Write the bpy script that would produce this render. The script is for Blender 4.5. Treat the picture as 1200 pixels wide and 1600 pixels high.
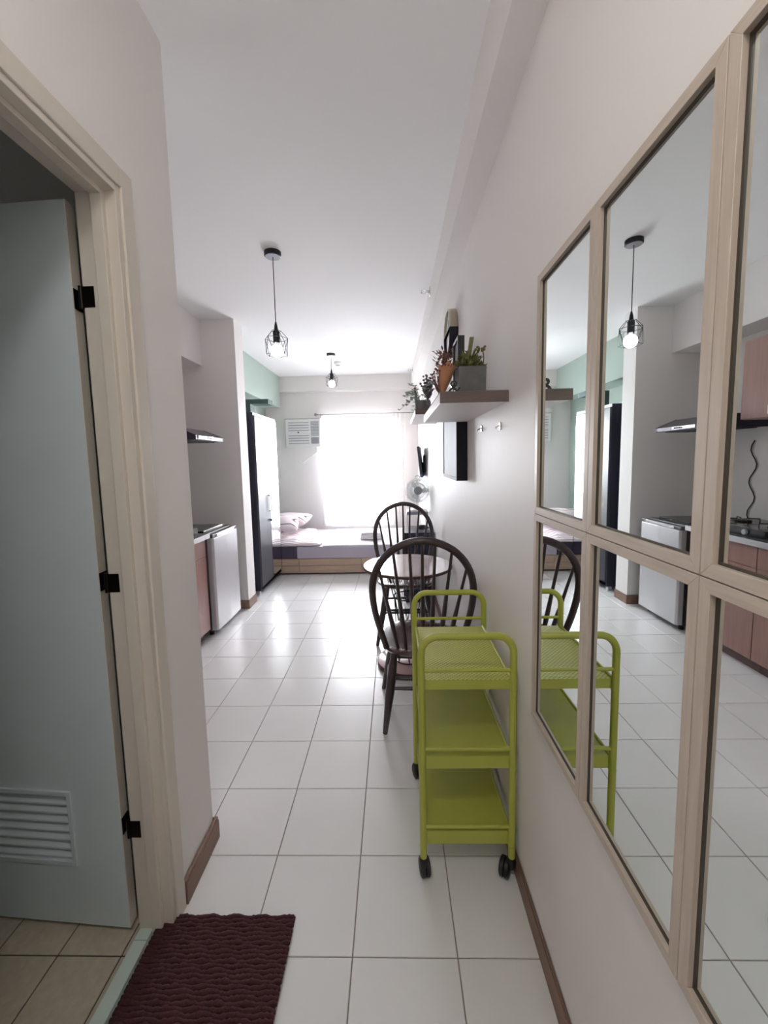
import bpy, bmesh, math, random
from mathutils import Vector, Matrix

for o in list(bpy.data.objects):
    bpy.data.objects.remove(o, do_unlink=True)
scene = bpy.context.scene
C = scene.collection
rnd = random.Random(7)

# ------------------------------------------------------------------ camera
cam_d = bpy.data.cameras.new('camera')
cam = bpy.data.objects.new('camera', cam_d)
C.objects.link(cam)
right = Vector((0.99953684, 0.02201073, -0.02101493))
down = Vector((-0.01876058, -0.09804656, -0.99500498))
fwd = Vector((-0.02396123, 0.99493839, -0.09758822))
m = Matrix.Identity(4)
for i in range(3):
    m[i][0] = right[i]; m[i][1] = -down[i]; m[i][2] = -fwd[i]
m[2][3] = 1.4102
cam.matrix_world = m
cam_d.sensor_fit = 'VERTICAL'
cam_d.sensor_height = 36.0
cam_d.sensor_width = 27.0
cam_d.lens = 636.086 / 1600 * 36.0
cam_d.shift_y = -18.62 / 1600
cam_d.clip_start = 0.02
scene.camera = cam

# ------------------------------------------------------------------ world, light, exposure
world = bpy.data.worlds.new('daylight')
scene.world = world
world.use_nodes = True
bg = world.node_tree.nodes['Background']
bg.inputs['Color'].default_value = (0.93, 0.96, 1.0, 1)
bg.inputs['Strength'].default_value = 3.0

def area_light(name, loc, rot, sx, sy, power, color=(1, 1, 1)):
    d = bpy.data.lights.new(name, 'AREA')
    d.shape = 'RECTANGLE'; d.size = sx; d.size_y = sy
    d.energy = power; d.color = color
    o = bpy.data.objects.new(name, d)
    C.objects.link(o)
    o.location = loc; o.rotation_euler = rot
    return o
# daylight entering through the window opening in the far wall
area_light('window_daylight', (-0.55, 6.95, 1.75), (math.radians(-62), 0, 0), 1.3, 1.6, 150, (0.97, 0.95, 1.0))

scene.view_settings.view_transform = 'Standard'
scene.view_settings.look = 'None'
scene.view_settings.gamma = 1.0
scene.view_settings.use_curve_mapping = False
scene.view_settings.exposure = 1.9
scene.cycles.max_bounces = 14
scene.cycles.diffuse_bounces = 7
scene.cycles.glossy_bounces = 6
scene.cycles.transparent_max_bounces = 12
scene.cycles.sample_clamp_indirect = 8.0
scene.cycles.caustics_reflective = False
scene.cycles.caustics_refractive = False
scene.cycles.use_denoising = True

# ------------------------------------------------------------------ materials
def lin(c):
    return tuple((v / 12.92 if v <= 0.04045 else ((v + 0.055) / 1.055) ** 2.4) for v in [x / 255.0 for x in c])

def mat(name, rgb, rough=0.5, metal=0.0, var=0.04, scale=6.0, bump=0.0, bscale=60.0, spec=0.5, stretch=None, coat=0.0):
    mt = bpy.data.materials.new(name)
    mt.use_nodes = True
    nt = mt.node_tree; N = nt.nodes; L = nt.links
    b = N['Principled BSDF']
    b.inputs['Roughness'].default_value = rough
    b.inputs['Metallic'].default_value = metal
    b.inputs['Specular IOR Level'].default_value = spec
    b.inputs['Coat Weight'].default_value = coat
    b.inputs['Coat Roughness'].default_value = 0.08
    c = lin(rgb)
    tc = N.new('ShaderNodeTexCoord'); mp = N.new('ShaderNodeMapping')
    L.new(tc.outputs['Object'], mp.inputs['Vector'])
    if stretch: mp.inputs['Scale'].default_value = stretch
    nz = N.new('ShaderNodeTexNoise'); nz.inputs['Scale'].default_value = scale
    nz.inputs['Detail'].default_value = 4
    L.new(mp.outputs['Vector'], nz.inputs['Vector'])
    rp = N.new('ShaderNodeValToRGB')
    rp.color_ramp.elements[0].position = 0.3; rp.color_ramp.elements[1].position = 0.7
    rp.color_ramp.elements[0].color = (*[max(0, v * (1 - var)) for v in c], 1)
    rp.color_ramp.elements[1].color = (*[min(1, v * (1 + var)) for v in c], 1)
    L.new(nz.outputs['Fac'], rp.inputs['Fac'])
    L.new(rp.outputs['Color'], b.inputs['Base Color'])
    if bump > 0:
        n2 = N.new('ShaderNodeTexNoise'); n2.inputs['Scale'].default_value = bscale
        L.new(mp.outputs['Vector'], n2.inputs['Vector'])
        bp = N.new('ShaderNodeBump'); bp.inputs['Strength'].default_value = bump
        bp.inputs['Distance'].default_value = 0.002
        L.new(n2.outputs['Fac'], bp.inputs['Height'])
        L.new(bp.outputs['Normal'], b.inputs['Normal'])
    return mt

def wood(name, c1, c2, rough=0.45, axis='Y', scale=14.0, coat=0.0):
    mt = bpy.data.materials.new(name); mt.use_nodes = True
    nt = mt.node_tree; N = nt.nodes; L = nt.links
    b = N['Principled BSDF']; b.inputs['Roughness'].default_value = rough
    b.inputs['Coat Weight'].default_value = coat
    tc = N.new('ShaderNodeTexCoord'); mp = N.new('ShaderNodeMapping')
    s = [1.0, 1.0, 1.0]; s['XYZ'.index(axis)] = 0.06
    mp.inputs['Scale'].default_value = s
    L.new(tc.outputs['Object'], mp.inputs['Vector'])
    nz = N.new('ShaderNodeTexNoise'); nz.inputs['Scale'].default_value = scale * 6
    nz.inputs['Detail'].default_value = 6; nz.inputs['Roughness'].default_value = 0.65
    L.new(mp.outputs['Vector'], nz.inputs['Vector'])
    rp = N.new('ShaderNodeValToRGB')
    rp.color_ramp.elements[0].position = 0.32; rp.color_ramp.elements[1].position = 0.68
    rp.color_ramp.elements[0].color = (*lin(c1), 1); rp.color_ramp.elements[1].color = (*lin(c2), 1)
    L.new(nz.outputs['Fac'], rp.inputs['Fac']); L.new(rp.outputs['Color'], b.inputs['Base Color'])
    bp = N.new('ShaderNodeBump'); bp.inputs['Strength'].default_value = 0.15; bp.inputs['Distance'].default_value = 0.001
    L.new(nz.outputs['Fac'], bp.inputs['Height']); L.new(bp.outputs['Normal'], b.inputs['Normal'])
    return mt

def emit(name, rgb, strength):
    mt = bpy.data.materials.new(name); mt.use_nodes = True
    b = mt.node_tree.nodes['Principled BSDF']
    b.inputs['Base Color'].default_value = (*rgb, 1)
    b.inputs['Emission Color'].default_value = (*rgb, 1)
    b.inputs['Emission Strength'].default_value = strength
    return mt

def sheer(name, rgb, transp):
    mt = bpy.data.materials.new(name); mt.use_nodes = True
    nt = mt.node_tree; N = nt.nodes; L = nt.links
    N.remove(N['Principled BSDF']); out = N['Material Output']
    t = N.new('ShaderNodeBsdfTransparent'); tr = N.new('ShaderNodeBsdfTranslucent'); d = N.new('ShaderNodeBsdfDiffuse')
    tr.inputs['Color'].default_value = (*rgb, 1); d.inputs['Color'].default_value = (*rgb, 1)
    m1 = N.new('ShaderNodeMixShader'); m1.inputs['Fac'].default_value = 0.45
    L.new(tr.outputs[0], m1.inputs[1]); L.new(d.outputs[0], m1.inputs[2])
    m2 = N.new('ShaderNodeMixShader')
    # woven thread density varies slightly across the cloth
    tc = N.new('ShaderNodeTexCoord'); nz = N.new('ShaderNodeTexNoise'); nz.inputs['Scale'].default_value = 25
    L.new(tc.outputs['Object'], nz.inputs['Vector'])
    mr = N.new('ShaderNodeMapRange'); mr.inputs['To Min'].default_value = 1 - transp - 0.08; mr.inputs['To Max'].default_value = 1 - transp + 0.08
    L.new(nz.outputs['Fac'], mr.inputs['Value']); L.new(mr.outputs[0], m2.inputs['Fac'])
    L.new(t.outputs[0], m2.inputs[1]); L.new(m1.outputs[0], m2.inputs[2])
    L.new(m2.outputs[0], out.inputs['Surface'])
    return mt

def glass_pane(name):
    mt = bpy.data.materials.new(name); mt.use_nodes = True
    nt = mt.node_tree; N = nt.nodes; L = nt.links
    N.remove(N['Principled BSDF']); out = N['Material Output']
    t = N.new('ShaderNodeBsdfTransparent'); t.inputs['Color'].default_value = (0.95, 0.97, 0.97, 1)
    g = N.new('ShaderNodeBsdfGlossy'); g.inputs['Roughness'].default_value = 0.01
    f = N.new('ShaderNodeFresnel'); f.inputs['IOR'].default_value = 1.45
    mx = N.new('ShaderNodeMixShader'); L.new(f.outputs[0], mx.inputs['Fac'])
    L.new(t.outputs[0], mx.inputs[1]); L.new(g.outputs[0], mx.inputs[2]); L.new(mx.outputs[0], out.inputs['Surface'])
    return mt

def perforated(name, rgb, rough):
    mt = mat(name, rgb, rough, 0, 0.04)
    nt = mt.node_tree; N = nt.nodes; L = nt.links; b = N['Principled BSDF']
    src = b.inputs['Base Color'].links[0].from_socket
    tc = N.new('ShaderNodeTexCoord'); mp = N.new('ShaderNodeMapping'); mp.inputs['Scale'].default_value = (95, 95, 0)
    mp.inputs['Rotation'].default_value = (0, 0, math.radians(45))
    L.new(tc.outputs['Object'], mp.inputs['Vector'])
    vo = N.new('ShaderNodeTexVoronoi'); vo.inputs['Scale'].default_value = 1.0; vo.inputs['Randomness'].default_value = 0.0
    L.new(mp.outputs['Vector'], vo.inputs['Vector'])
    rp = N.new('ShaderNodeValToRGB'); rp.color_ramp.elements[0].position = 0.24; rp.color_ramp.elements[1].position = 0.34
    rp.color_ramp.elements[0].color = (0.52, 0.52, 0.52, 1); rp.color_ramp.elements[1].color = (1, 1, 1, 1)
    L.new(vo.outputs['Distance'], rp.inputs['Fac'])
    mx = N.new('ShaderNodeMix'); mx.data_type = 'RGBA'; mx.blend_type = 'MULTIPLY'; mx.inputs[0].default_value = 1
    L.new(src, mx.inputs[6]); L.new(rp.outputs['Color'], mx.inputs[7]); L.new(mx.outputs[2], b.inputs['Base Color'])
    bp = N.new('ShaderNodeBump'); bp.inputs['Strength'].default_value = 0.5; bp.inputs['Distance'].default_value = 0.002
    L.new(rp.outputs['Color'], bp.inputs['Height']); L.new(bp.outputs['Normal'], b.inputs['Normal'])
    return mt

def swirl_fabric(name, base, line, scale=5.0):
    mt = mat(name, base, 0.9)
    nt = mt.node_tree; N = nt.nodes; L = nt.links; b = N['Principled BSDF']
    tc = N.new('ShaderNodeTexCoord')
    w = N.new('ShaderNodeTexWave'); w.wave_type = 'RINGS'; w.inputs['Scale'].default_value = scale
    w.inputs['Distortion'].default_value = 5.0; w.inputs['Detail'].default_value = 1.0; w.inputs['Detail Scale'].default_value = 0.8
    L.new(tc.outputs['Object'], w.inputs['Vector'])
    rp = N.new('ShaderNodeValToRGB')
    e = rp.color_ramp.elements
    e[0].position = 0.03; e[0].color = (*lin(line), 1); e[1].position = 0.10; e[1].color = (*lin(base), 1)
    L.new(w.outputs['Fac'], rp.inputs['Fac']); L.new(rp.outputs['Color'], b.inputs['Base Color'])
    return mt

M = {}
M['wall'] = mat('wall_paint', (230, 226, 224), 0.55, var=0.015, scale=1.5, bump=0.05, bscale=90, spec=0.35)
M['wall_matte'] = mat('matte_wall_paint', (233, 229, 227), 0.7, var=0.015, scale=1.5)
M['ceil'] = mat('ceiling_paint', (236, 235, 235), 0.8, var=0.01, scale=1.2)
M['green_wall'] = mat('mint_wall_paint', (166, 182, 173), 0.6, var=0.02, scale=1.5)
M['tile'] = mat('glazed_floor_tile', (226, 225, 225), 0.27, var=0.015, scale=2.0, spec=0.35)
M['grout'] = mat('floor_grout', (150, 138, 132), 0.9)
M['bath_tile'] = mat('beige_bath_tile', (188, 178, 160), 0.55, var=0.1, scale=40, bump=0.3, bscale=150)
M['bath_grout'] = mat('dark_bath_grout', (60, 55, 48), 0.9)
M['bath_wall'] = mat('bath_wall_tile', (205, 214, 210), 0.4)
M['sill'] = mat('pale_sill_stone', (200, 216, 208), 0.3, var=0.05)
M['brown_base'] = wood('brown_baseboard_wood', (120, 92, 78), (142, 112, 96), 0.5)
M['casing'] = mat('cream_door_casing', (214, 206, 195), 0.5, var=0.02)
M['door'] = mat('grey_blue_door_paint', (205, 216, 220), 0.5, var=0.02)
M['dark_metal'] = mat('dark_hinge_metal', (40, 36, 32), 0.35, 0.9)
M['chrome'] = mat('chrome', (210, 210, 214), 0.15, 1.0)
M['taupe'] = wood('taupe_mirror_frame_wood', (186, 172, 158), (202, 188, 174), 0.45, 'Z', 20)
M['taupe_h'] = wood('taupe_mirror_frame_rail', (186, 172, 158), (202, 188, 174), 0.45, 'Y', 20)
M['bead'] = mat('dark_frame_rebate', (70, 62, 52), 0.5)
M['mirror'] = mat('mirror_silver', (236, 242, 240), 0.005, 1.0, var=0.0)
M['lime'] = mat('lime_green_enamel', (170, 175, 74), 0.35, var=0.04, scale=8)
M['lime_mesh'] = perforated('lime_green_perforated_steel', (186, 190, 84), 0.38)
M['rubber'] = mat('black_caster_rubber', (22, 22, 24), 0.5)
M['chair'] = wood('dark_brown_chair_wood', (46, 34, 36), (64, 48, 50), 0.35, 'Z', 12, coat=0.25)
M['seat'] = wood('dark_brown_seat_wood', (66, 44, 44), (88, 62, 60), 0.25, 'Y', 12, coat=0.4)
M['table_top'] = mat('glossy_mauve_tabletop', (150, 130, 130), 0.18, var=0.03, coat=0.4)
M['table_edge'] = mat('dark_red_table_edge', (70, 34, 38), 0.3)
M['base_top'] = mat('pinkish_table_base', (200, 170, 170), 0.25, var=0.03)
M['wire'] = mat('dark_wire', (40, 32, 34), 0.4, 0.3)
M['white_lam'] = mat('white_laminate', (232, 228, 230), 0.4, var=0.01)
M['brown_lam'] = wood('brown_shelf_laminate', (92, 78, 74), (112, 96, 92), 0.5, 'X')
M['concrete'] = mat('grey_concrete', (104, 104, 104), 0.8, var=0.15, scale=30, bump=0.2)
M['succulent'] = mat('olive_succulent', (104, 104, 58), 0.6, var=0.25, scale=40)
M['euc'] = mat('grey_green_leaf', (140, 160, 142), 0.6, var=0.2, scale=30)
M['lav'] = mat('dried_lavender', (112, 100, 112), 0.9, var=0.25, scale=60)
M['kraft'] = mat('orange_kraft_wrap', (186, 130, 96), 0.7, var=0.12, scale=20)
M['dry'] = mat('dried_flower_brown', (128, 90, 78), 0.85, var=0.3, scale=50)
M['black'] = mat('black_lacquer', (22, 22, 24), 0.3)
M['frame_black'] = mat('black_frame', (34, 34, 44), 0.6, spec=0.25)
M['pic'] = mat('pale_picture_glass', (132, 136, 146), 0.6, var=0.03, spec=0.15)
M['clock_rim'] = mat('champagne_clock_rim', (196, 188, 168), 0.22, 0.85)
M['clock_face'] = mat('white_clock_face', (240, 240, 240), 0.3)
M['tv'] = mat('dark_blue_grey_tv_plastic', (52, 58, 78), 0.4)
M['screen'] = mat('black_screen_glass', (12, 12, 16), 0.06, spec=0.7)
M['white_pl'] = mat('white_plastic', (232, 232, 230), 0.35, var=0.01)
M['fan_grey'] = mat('pale_grey_fan_plastic', (196, 202, 206), 0.5, var=0.01, spec=0.3)
M['grey_pl'] = mat('grey_plastic', (150, 154, 160), 0.4)
M['navy'] = mat('dark_navy_laminate', (42, 46, 66), 0.35, var=0.05)
M['wardrobe'] = mat('black_navy_wardrobe', (36, 35, 52), 0.35, var=0.08)
M['wardrobe_door'] = mat('glossy_charcoal_door', (72, 72, 80), 0.36, var=0.02, spec=0.35)
M['fridge_door'] = mat('silver_fridge_door', (206, 204, 208), 0.3, 0.25, var=0.01)
M['fridge_body'] = mat('charcoal_fridge_body', (84, 80, 84), 0.4)
M['cab'] = wood('pink_brown_cabinet_laminate', (146, 108, 100), (160, 122, 112), 0.3, 'Z', 6)
M['cab_kick'] = mat('brown_kickboard', (110, 88, 84), 0.5)
M['counter'] = mat('dark_grey_worktop', (92, 94, 96), 0.25, var=0.1, scale=60)
M['counter_edge'] = mat('aluminium_edge', (200, 198, 200), 0.3, 0.7)
M['hood'] = mat('grey_steel_hood', (104, 98, 106), 0.4, 0.3)
M['hood_side'] = mat('dark_hood_side', (52, 46, 62), 0.35)
M['stove'] = mat('black_stove_glass', (26, 30, 30), 0.12)
M['bed_wood'] = wood('light_oak_bed', (188, 162, 140), (206, 182, 162), 0.5, 'X', 6)
M['sheet'] = mat('lavender_grey_sheet', (196, 190, 204), 0.9, var=0.03, bump=0.2)
M['sheet_dark'] = mat('dark_plum_sheet', (84, 76, 98), 0.9, var=0.05)
M['white_sheet'] = mat('white_sheet', (236, 232, 236), 0.9, var=0.02)
M['swirl'] = swirl_fabric('swirl_print_fabric', (232, 218, 222), (110, 92, 106))
M['maroon'] = mat('maroon_chenille', (66, 30, 34), 0.95, var=0.35, scale=160, bump=0.6, bscale=400)
M['maroon_dark'] = mat('maroon_mat_backing', (48, 20, 26), 0.95)
M['bulb'] = emit('lit_bulb_glass', (1.0, 0.98, 0.98), 7.0)
M['hall_glow'] = emit('lit_lamp_diffuser', (1.0, 0.99, 0.93), 9.5)
M['pend'] = mat('black_pendant_metal', (44, 44, 50), 0.4, 0.5)
M['pend_grey'] = mat('grey_canopy_underside', (150, 148, 158), 0.4, 0.4)
M['sheer'] = sheer('sheer_white_voile', (0.93, 0.92, 0.93), 0.40)
M['sheer2'] = sheer('lace_white_voile', (0.94, 0.92, 0.91), 0.28)
M['glass'] = glass_pane('window_glass')
M['alu'] = mat('white_window_frame', (226, 226, 228), 0.4, 0.1)
M['rod'] = mat('grey_rod_metal', (150, 146, 150), 0.35, 0.6)
M['slot'] = mat('dark_slot', (70, 68, 74), 0.7)
M['dark_green'] = mat('dark_green_grey_board', (66, 92, 90), 0.5, var=0.04)
M['clear'] = mat('translucent_hook_plastic', (228, 226, 230), 0.15)

# ------------------------------------------------------------------ mesh builder
class B:
    def __init__(s):
        s.v = []; s.f = []
    def box(s, x0, x1, y0, y1, z0, z1):
        n = len(s.v)
        s.v += [(x0, y0, z0), (x1, y0, z0), (x1, y1, z0), (x0, y1, z0), (x0, y0, z1), (x1, y0, z1), (x1, y1, z1), (x0, y1, z1)]
        s.f += [tuple(n + i for i in q) for q in ((3, 2, 1, 0), (4, 5, 6, 7), (0, 1, 5, 4), (1, 2, 6, 5), (2, 3, 7, 6), (3, 0, 4, 7))]
        return s
    def rings(s, rings, closed=False, cap=True):
        k = len(rings[0]); n = len(s.v)
        for r in rings: s.v += [tuple(p) for p in r]
        R = len(rings)
        for i in range(R if closed else R - 1):
            a = n + i * k; b = n + ((i + 1) % R) * k
            for j in range(k):
                j2 = (j + 1) % k
                s.f.append((a + j, a + j2, b + j2, b + j))
        if cap and not closed:
            s.f.append(tuple(n + j for j in reversed(range(k))))
            s.f.append(tuple(n + (R - 1) * k + j for j in range(k)))
        return s
    def tube(s, pts, r, seg=8, closed=False):
        pts = [Vector(p) for p in pts]; P = len(pts)
        rr = r if isinstance(r, (list, tuple)) else [r] * P
        up = None; out = []
        for i, p in enumerate(pts):
            if closed: t = pts[(i + 1) % P] - pts[i - 1]
            else: t = pts[min(i + 1, P - 1)] - pts[max(i - 1, 0)]
            t.normalize()
            if up is None:
                up = Vector((0, 0, 1)) if abs(t.z) < 0.9 else Vector((1, 0, 0))
            u = up - t * up.dot(t)
            if u.length < 1e-6: u = t.orthogonal()
            u.normalize(); up = u
            w = t.cross(u)
            out.append([p + (u * math.cos(2 * math.pi * j / seg) + w * math.sin(2 * math.pi * j / seg)) * rr[i] for j in range(seg)])
        return s.rings(out, closed)
    def lathe(s, prof, c=(0, 0, 0), seg=24, axis='Z', a0=0.0, a1=None):
        out = []
        for r, h in prof:
            ring = []
            for j in range(seg):
                a = 2 * math.pi * j / seg if a1 is None else a0 + (a1 - a0) * j / (seg - 1)
                x, y, z = r * math.cos(a), r * math.sin(a), h
                if axis == 'X': x, y, z = h, r * math.cos(a), r * math.sin(a)
                if axis == 'Y': x, y, z = r * math.sin(a), h, r * math.cos(a)
                ring.append((c[0] + x, c[1] + y, c[2] + z))
            out.append(ring)
        return s.rings(out)
    def prism(s, poly, axis, a, b):
        # poly: 2D points in the two remaining axes
        def mk(p, h):
            if axis == 'X': return (h, p[0], p[1])
            if axis == 'Y': return (p[0], h, p[1])
            return (p[0], p[1], h)
        return s.rings([[mk(p, a) for p in poly], [mk(p, b) for p in poly]])
    def leaf(s, base, d, up, length, width):
        base = Vector(base); d = Vector(d).normalized(); w = d.cross(Vector(up))
        if w.length < 1e-4: w = d.orthogonal()
        w.normalize(); nrm = w.cross(d)
        n = len(s.v)
        pts = [base, base + d * length * .35 + w * width * .5 + nrm * length * .06, base + d * length * .75 + w * width * .38 + nrm * length * .05,
               base + d * length, base + d * length * .75 - w * width * .38 + nrm * length * .05, base + d * length * .35 - w * width * .5 + nrm * length * .06,
               base + d * length * .5 - nrm * width * .18]
        s.v += [tuple(p) for p in pts]
        for i in range(6):
            s.f.append((n + i, n + (i + 1) % 6, n + 6))
        return s
    def ball(s, c, r, seg=10, rng=7, sq=(1, 1, 1)):
        out = []
        for i in range(rng + 1):
            t = math.pi * (0.02 + 0.96 * i / rng)
            out.append([(c[0] + sq[0] * r * math.sin(t) * math.cos(2 * math.pi * j / seg), c[1] + sq[1] * r * math.sin(t) * math.sin(2 * math.pi * j / seg), c[2] - sq[2] * r * math.cos(t)) for j in range(seg)])
        return s.rings(out)
    def mesh(s, name, off=(0, 0, 0)):
        me = bpy.data.meshes.new(name)
        me.from_pydata([(v[0] - off[0], v[1] - off[1], v[2] - off[2]) for v in s.v], [], s.f)
        bm = bmesh.new(); bm.from_mesh(me); bmesh.ops.recalc_face_normals(bm, faces=bm.faces); bm.to_mesh(me); bm.free()
        me.update()
        return me
    def obj(s, name, mt, parent=None, smooth=None, bevel=0.0, seg=2, local=False, label=None):
        """a part: world coordinates unless local; parent is an unrotated Empty or a part of it"""
        off = (0, 0, 0)
        if parent is not None and not local: off = parent_world(parent)
        if parent is None:
            xs, ys, zs = zip(*s.v)
            off = ((min(xs) + max(xs)) / 2, (min(ys) + max(ys)) / 2, min(zs))
        me = s.mesh(name, off)
        me.materials.append(M[mt] if isinstance(mt, str) else mt)
        o = bpy.data.objects.new(name, me); C.objects.link(o)
        if parent is not None: o.parent = parent
        else: o.location = off
        if smooth is not None:
            me.polygons.foreach_set('use_smooth', [True] * len(me.polygons))
            me.set_sharp_from_angle(angle=math.radians(smooth))
        if bevel > 0:
            md = o.modifiers.new('bevel', 'BEVEL'); md.width = bevel; md.segments = seg; md.limit_method = 'ANGLE'
        if label: o['label'] = label
        return o

def parent_world(p):
    v = Vector((0, 0, 0))
    while p is not None:
        v += p.location; p = p.parent
    return v

def tag(o, label, cat, group=None, kind=None):
    o['label'] = label
    if cat: o['category'] = cat
    if group: o['group'] = group
    if kind: o['kind'] = kind
    return o

def thing(name, label, cat, loc=(0, 0, 0), rotz=0.0, group=None, kind=None):
    o = bpy.data.objects.new(name, None); C.objects.link(o)
    o.empty_display_size = 0.05
    o.location = loc; o.rotation_euler = (0, 0, rotz)
    return tag(o, label, cat, group, kind)

def dup(root, loc, rotz, label):
    r = root.copy(); C.objects.link(r); r.location = loc; r.rotation_euler = (0, 0, rotz); r['label'] = label
    for ch in list(root.children):
        c = ch.copy(); C.objects.link(c); c.parent = r
        for g in list(ch.children):
            d = g.copy(); C.objects.link(d); d.parent = c
    return r

def bx(name, mt, x0, x1, y0, y1, z0, z1, parent=None, bevel=0.0, label=None):
    return B().box(x0, x1, y0, y1, z0, z1).obj(name, mt, parent, bevel=bevel, label=label)

def struct(o, label, cat):
    return tag(o, label, cat, kind='structure')

# ------------------------------------------------------------------ room measures
XR = 0.395      # right wall
XH = -0.70      # hallway left wall face
XL = -2.00      # kitchen / bedroom left wall
YB = 6.50       # window wall
YF = -0.60      # entrance wall behind the camera
YE = 1.385      # end of the hallway wall
ZC = 2.72       # ceiling
ZD = 2.125      # door opening height
DY0, DY1 = 0.44, 1.11   # bathroom door opening

# floor with its tiles
fl = B().box(XH - .056, XR + .1, YF - .1, YE, -0.06, -0.004).box(XL - .1, XR + .1, YE, YB + .1, -0.06, -0.004).obj('floor', 'grout')
struct(fl, 'glossy white square floor tiles with thin grey joints', 'floor')
tile_cache = {}
def tiles(parent, x0, x1, y0, y1, ox, oy, size, gap, top, thick, mt, skip=None):
    i0 = math.floor((x0 - ox) / size); j0 = math.floor((y0 - oy) / size)
    i = i0
    pw = parent_world(parent)
    while ox + i * size < x1 - 0.004:
        j = j0
        while oy + j * size < y1 - 0.004:
            a0 = max(ox + i * size + gap / 2, x0); a1 = min(ox + (i + 1) * size - gap / 2, x1)
            b0 = max(oy + j * size + gap / 2, y0); b1 = min(oy + (j + 1) * size - gap / 2, y1)
            j += 1
            if a1 - a0 < 0.006 or b1 - b0 < 0.006: continue
            if skip and skip(a0, a1, b0, b1): continue
            w, d = round(a1 - a0, 4), round(b1 - b0, 4)
            key = (w, d, mt)
            if key not in tile_cache:
                b = B(); e = 0.0012
                b.rings([[(-w/2, -d/2, -thick), (w/2, -d/2, -thick), (w/2, d/2, -thick), (-w/2, d/2, -thick)],
                         [(-w/2, -d/2, -e), (w/2, -d/2, -e), (w/2, d/2, -e), (-w/2, d/2, -e)],
                         [(-w/2+e, -d/2+e, 0), (w/2-e, -d/2+e, 0), (w/2-e, d/2-e, 0), (-w/2+e, d/2-e, 0)]])
                me = b.mesh('tile'); me.materials.append(M[mt]); tile_cache[key] = me
            o = bpy.data.objects.new('tile', tile_cache[key]); C.objects.link(o)
            o.parent = parent
            o.location = Vector(((a0 + a1) / 2, (b0 + b1) / 2, top)) - pw
            o.rotation_euler = (rnd.uniform(-1, 1) * 0.0006, rnd.uniform(-1, 1) * 0.0006, 0)
        i += 1
tiles(fl, XL, XR, YF, YB, -0.1423, 1.0273, 0.30, 0.0035, 0.0, 0.005, 'tile',
      skip=lambda a0, a1, b0, b1: a1 < XH + 0.01 and b0 < YE - 0.28 or a1 < -1.5 and b1 < 3.9)

# bathroom floor
bf = bx('floor_bathroom', 'bath_grout', -2.0, -0.797, -0.2, 1.285, -0.08, -0.024)
struct(bf, 'dim beige bathroom floor tiles with dark joints', 'floor')
tiles(bf, -1.98, -0.798, 0.3, 1.285, -0.824, 1.040, 0.19, 0.004, -0.020, 0.005, 'bath_tile')

# ceiling
struct(bx('ceiling', 'ceil', XL - .1, XR + .1, YF - .1, YB + .2, ZC, ZC + .1), 'smooth white ceiling running the length of the room', 'ceiling')

# walls
struct(bx('wall_right', 'wall', XR, XR + .1, YF - .1, YB + .2, -.06, ZC), 'long semi-gloss off-white wall carrying the mirrors and shelves', 'wall')
wl = B()
wl.box(XH - .1, XH, YF, DY0, -.06, ZC)
wl.box(XH - .1, XH, DY1, YE, -.06, ZC)
wl.box(XH - .1, XH, DY0, DY1, ZD, ZC)
struct(wl.obj('wall_left', 'wall_matte'), 'cream hallway wall around the bathroom doorway', 'wall')
struct(bx('wall_kitchen_end', 'wall_matte', XL, XH - .1, YE - .1, YE, -.08, ZC), 'off-white wall between bathroom and kitchen', 'wall')
struct(bx('wall_kitchen', 'wall_matte', XL - .1, XL, YE - .1, 3.82, -.08, ZC), 'off-white kitchen wall behind the fridge and range hood', 'wall')
struct(bx('wall_column', 'wall_matte', XL - .1, -1.43, 3.82, 4.02, -.06, ZC), 'off-white wall stub between fridge and wardrobe', 'wall')
struct(bx('wall_bedroom', 'green_wall', XL - .1, XL, 4.02, YB, -.06, ZC), 'mint green wall behind the wardrobe', 'wall')
WX0, WX1, WZ0, WZ1 = -1.10, 0.00, 0.36, 2.05
wb = B()
wb.box(XL - .1, WX0, YB, YB + .15, -.06, ZC)
wb.box(WX1, XR + .1, YB, YB + .15, -.06, ZC)
wb.box(WX0, WX1, YB, YB + .15, -.06, WZ0)
wb.box(WX0, WX1, YB, YB + .15, WZ1, ZC)
struct(wb.obj('wall_back', 'wall_matte'), 'off-white far wall with the curtained window', 'wall')
struct(bx('wall_front', 'wall_matte', XL - .1, XR + .1, YF - .1, YF, -.06, ZC), 'entrance wall at the near end of the hallway', 'wall')
struct(bx('wall_bath_left', 'bath_wall', XL - .1, XL, -.2, YE - .1, -.08, ZC), 'pale bathroom side wall', 'wall')
struct(bx('wall_bath_near', 'bath_wall', XL, XH - .1, -.3, -.2, -.08, ZC), 'pale bathroom end wall', 'wall')

# beams and soffits
struct(bx('trim_1', 'wall', 0.305, XR, YF, 6.38, 2.50, ZC), 'shallow boxed beam along the top of the right wall', 'beam')
struct(bx('trim_2', 'wall_matte', XL, XR, 6.38, YB, 2.49, ZC), 'boxed beam above the window', 'beam')
struct(bx('trim_3', 'wall_matte', XL, -1.745, YE, 3.82, 2.31, ZC), 'boxed soffit above the kitchen', 'beam')
struct(bx('trim_4', 'green_wall', XL, -1.73, 4.02, 6.38, 2.25, ZC), 'mint green boxed beam above the wardrobe', 'beam')

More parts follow.
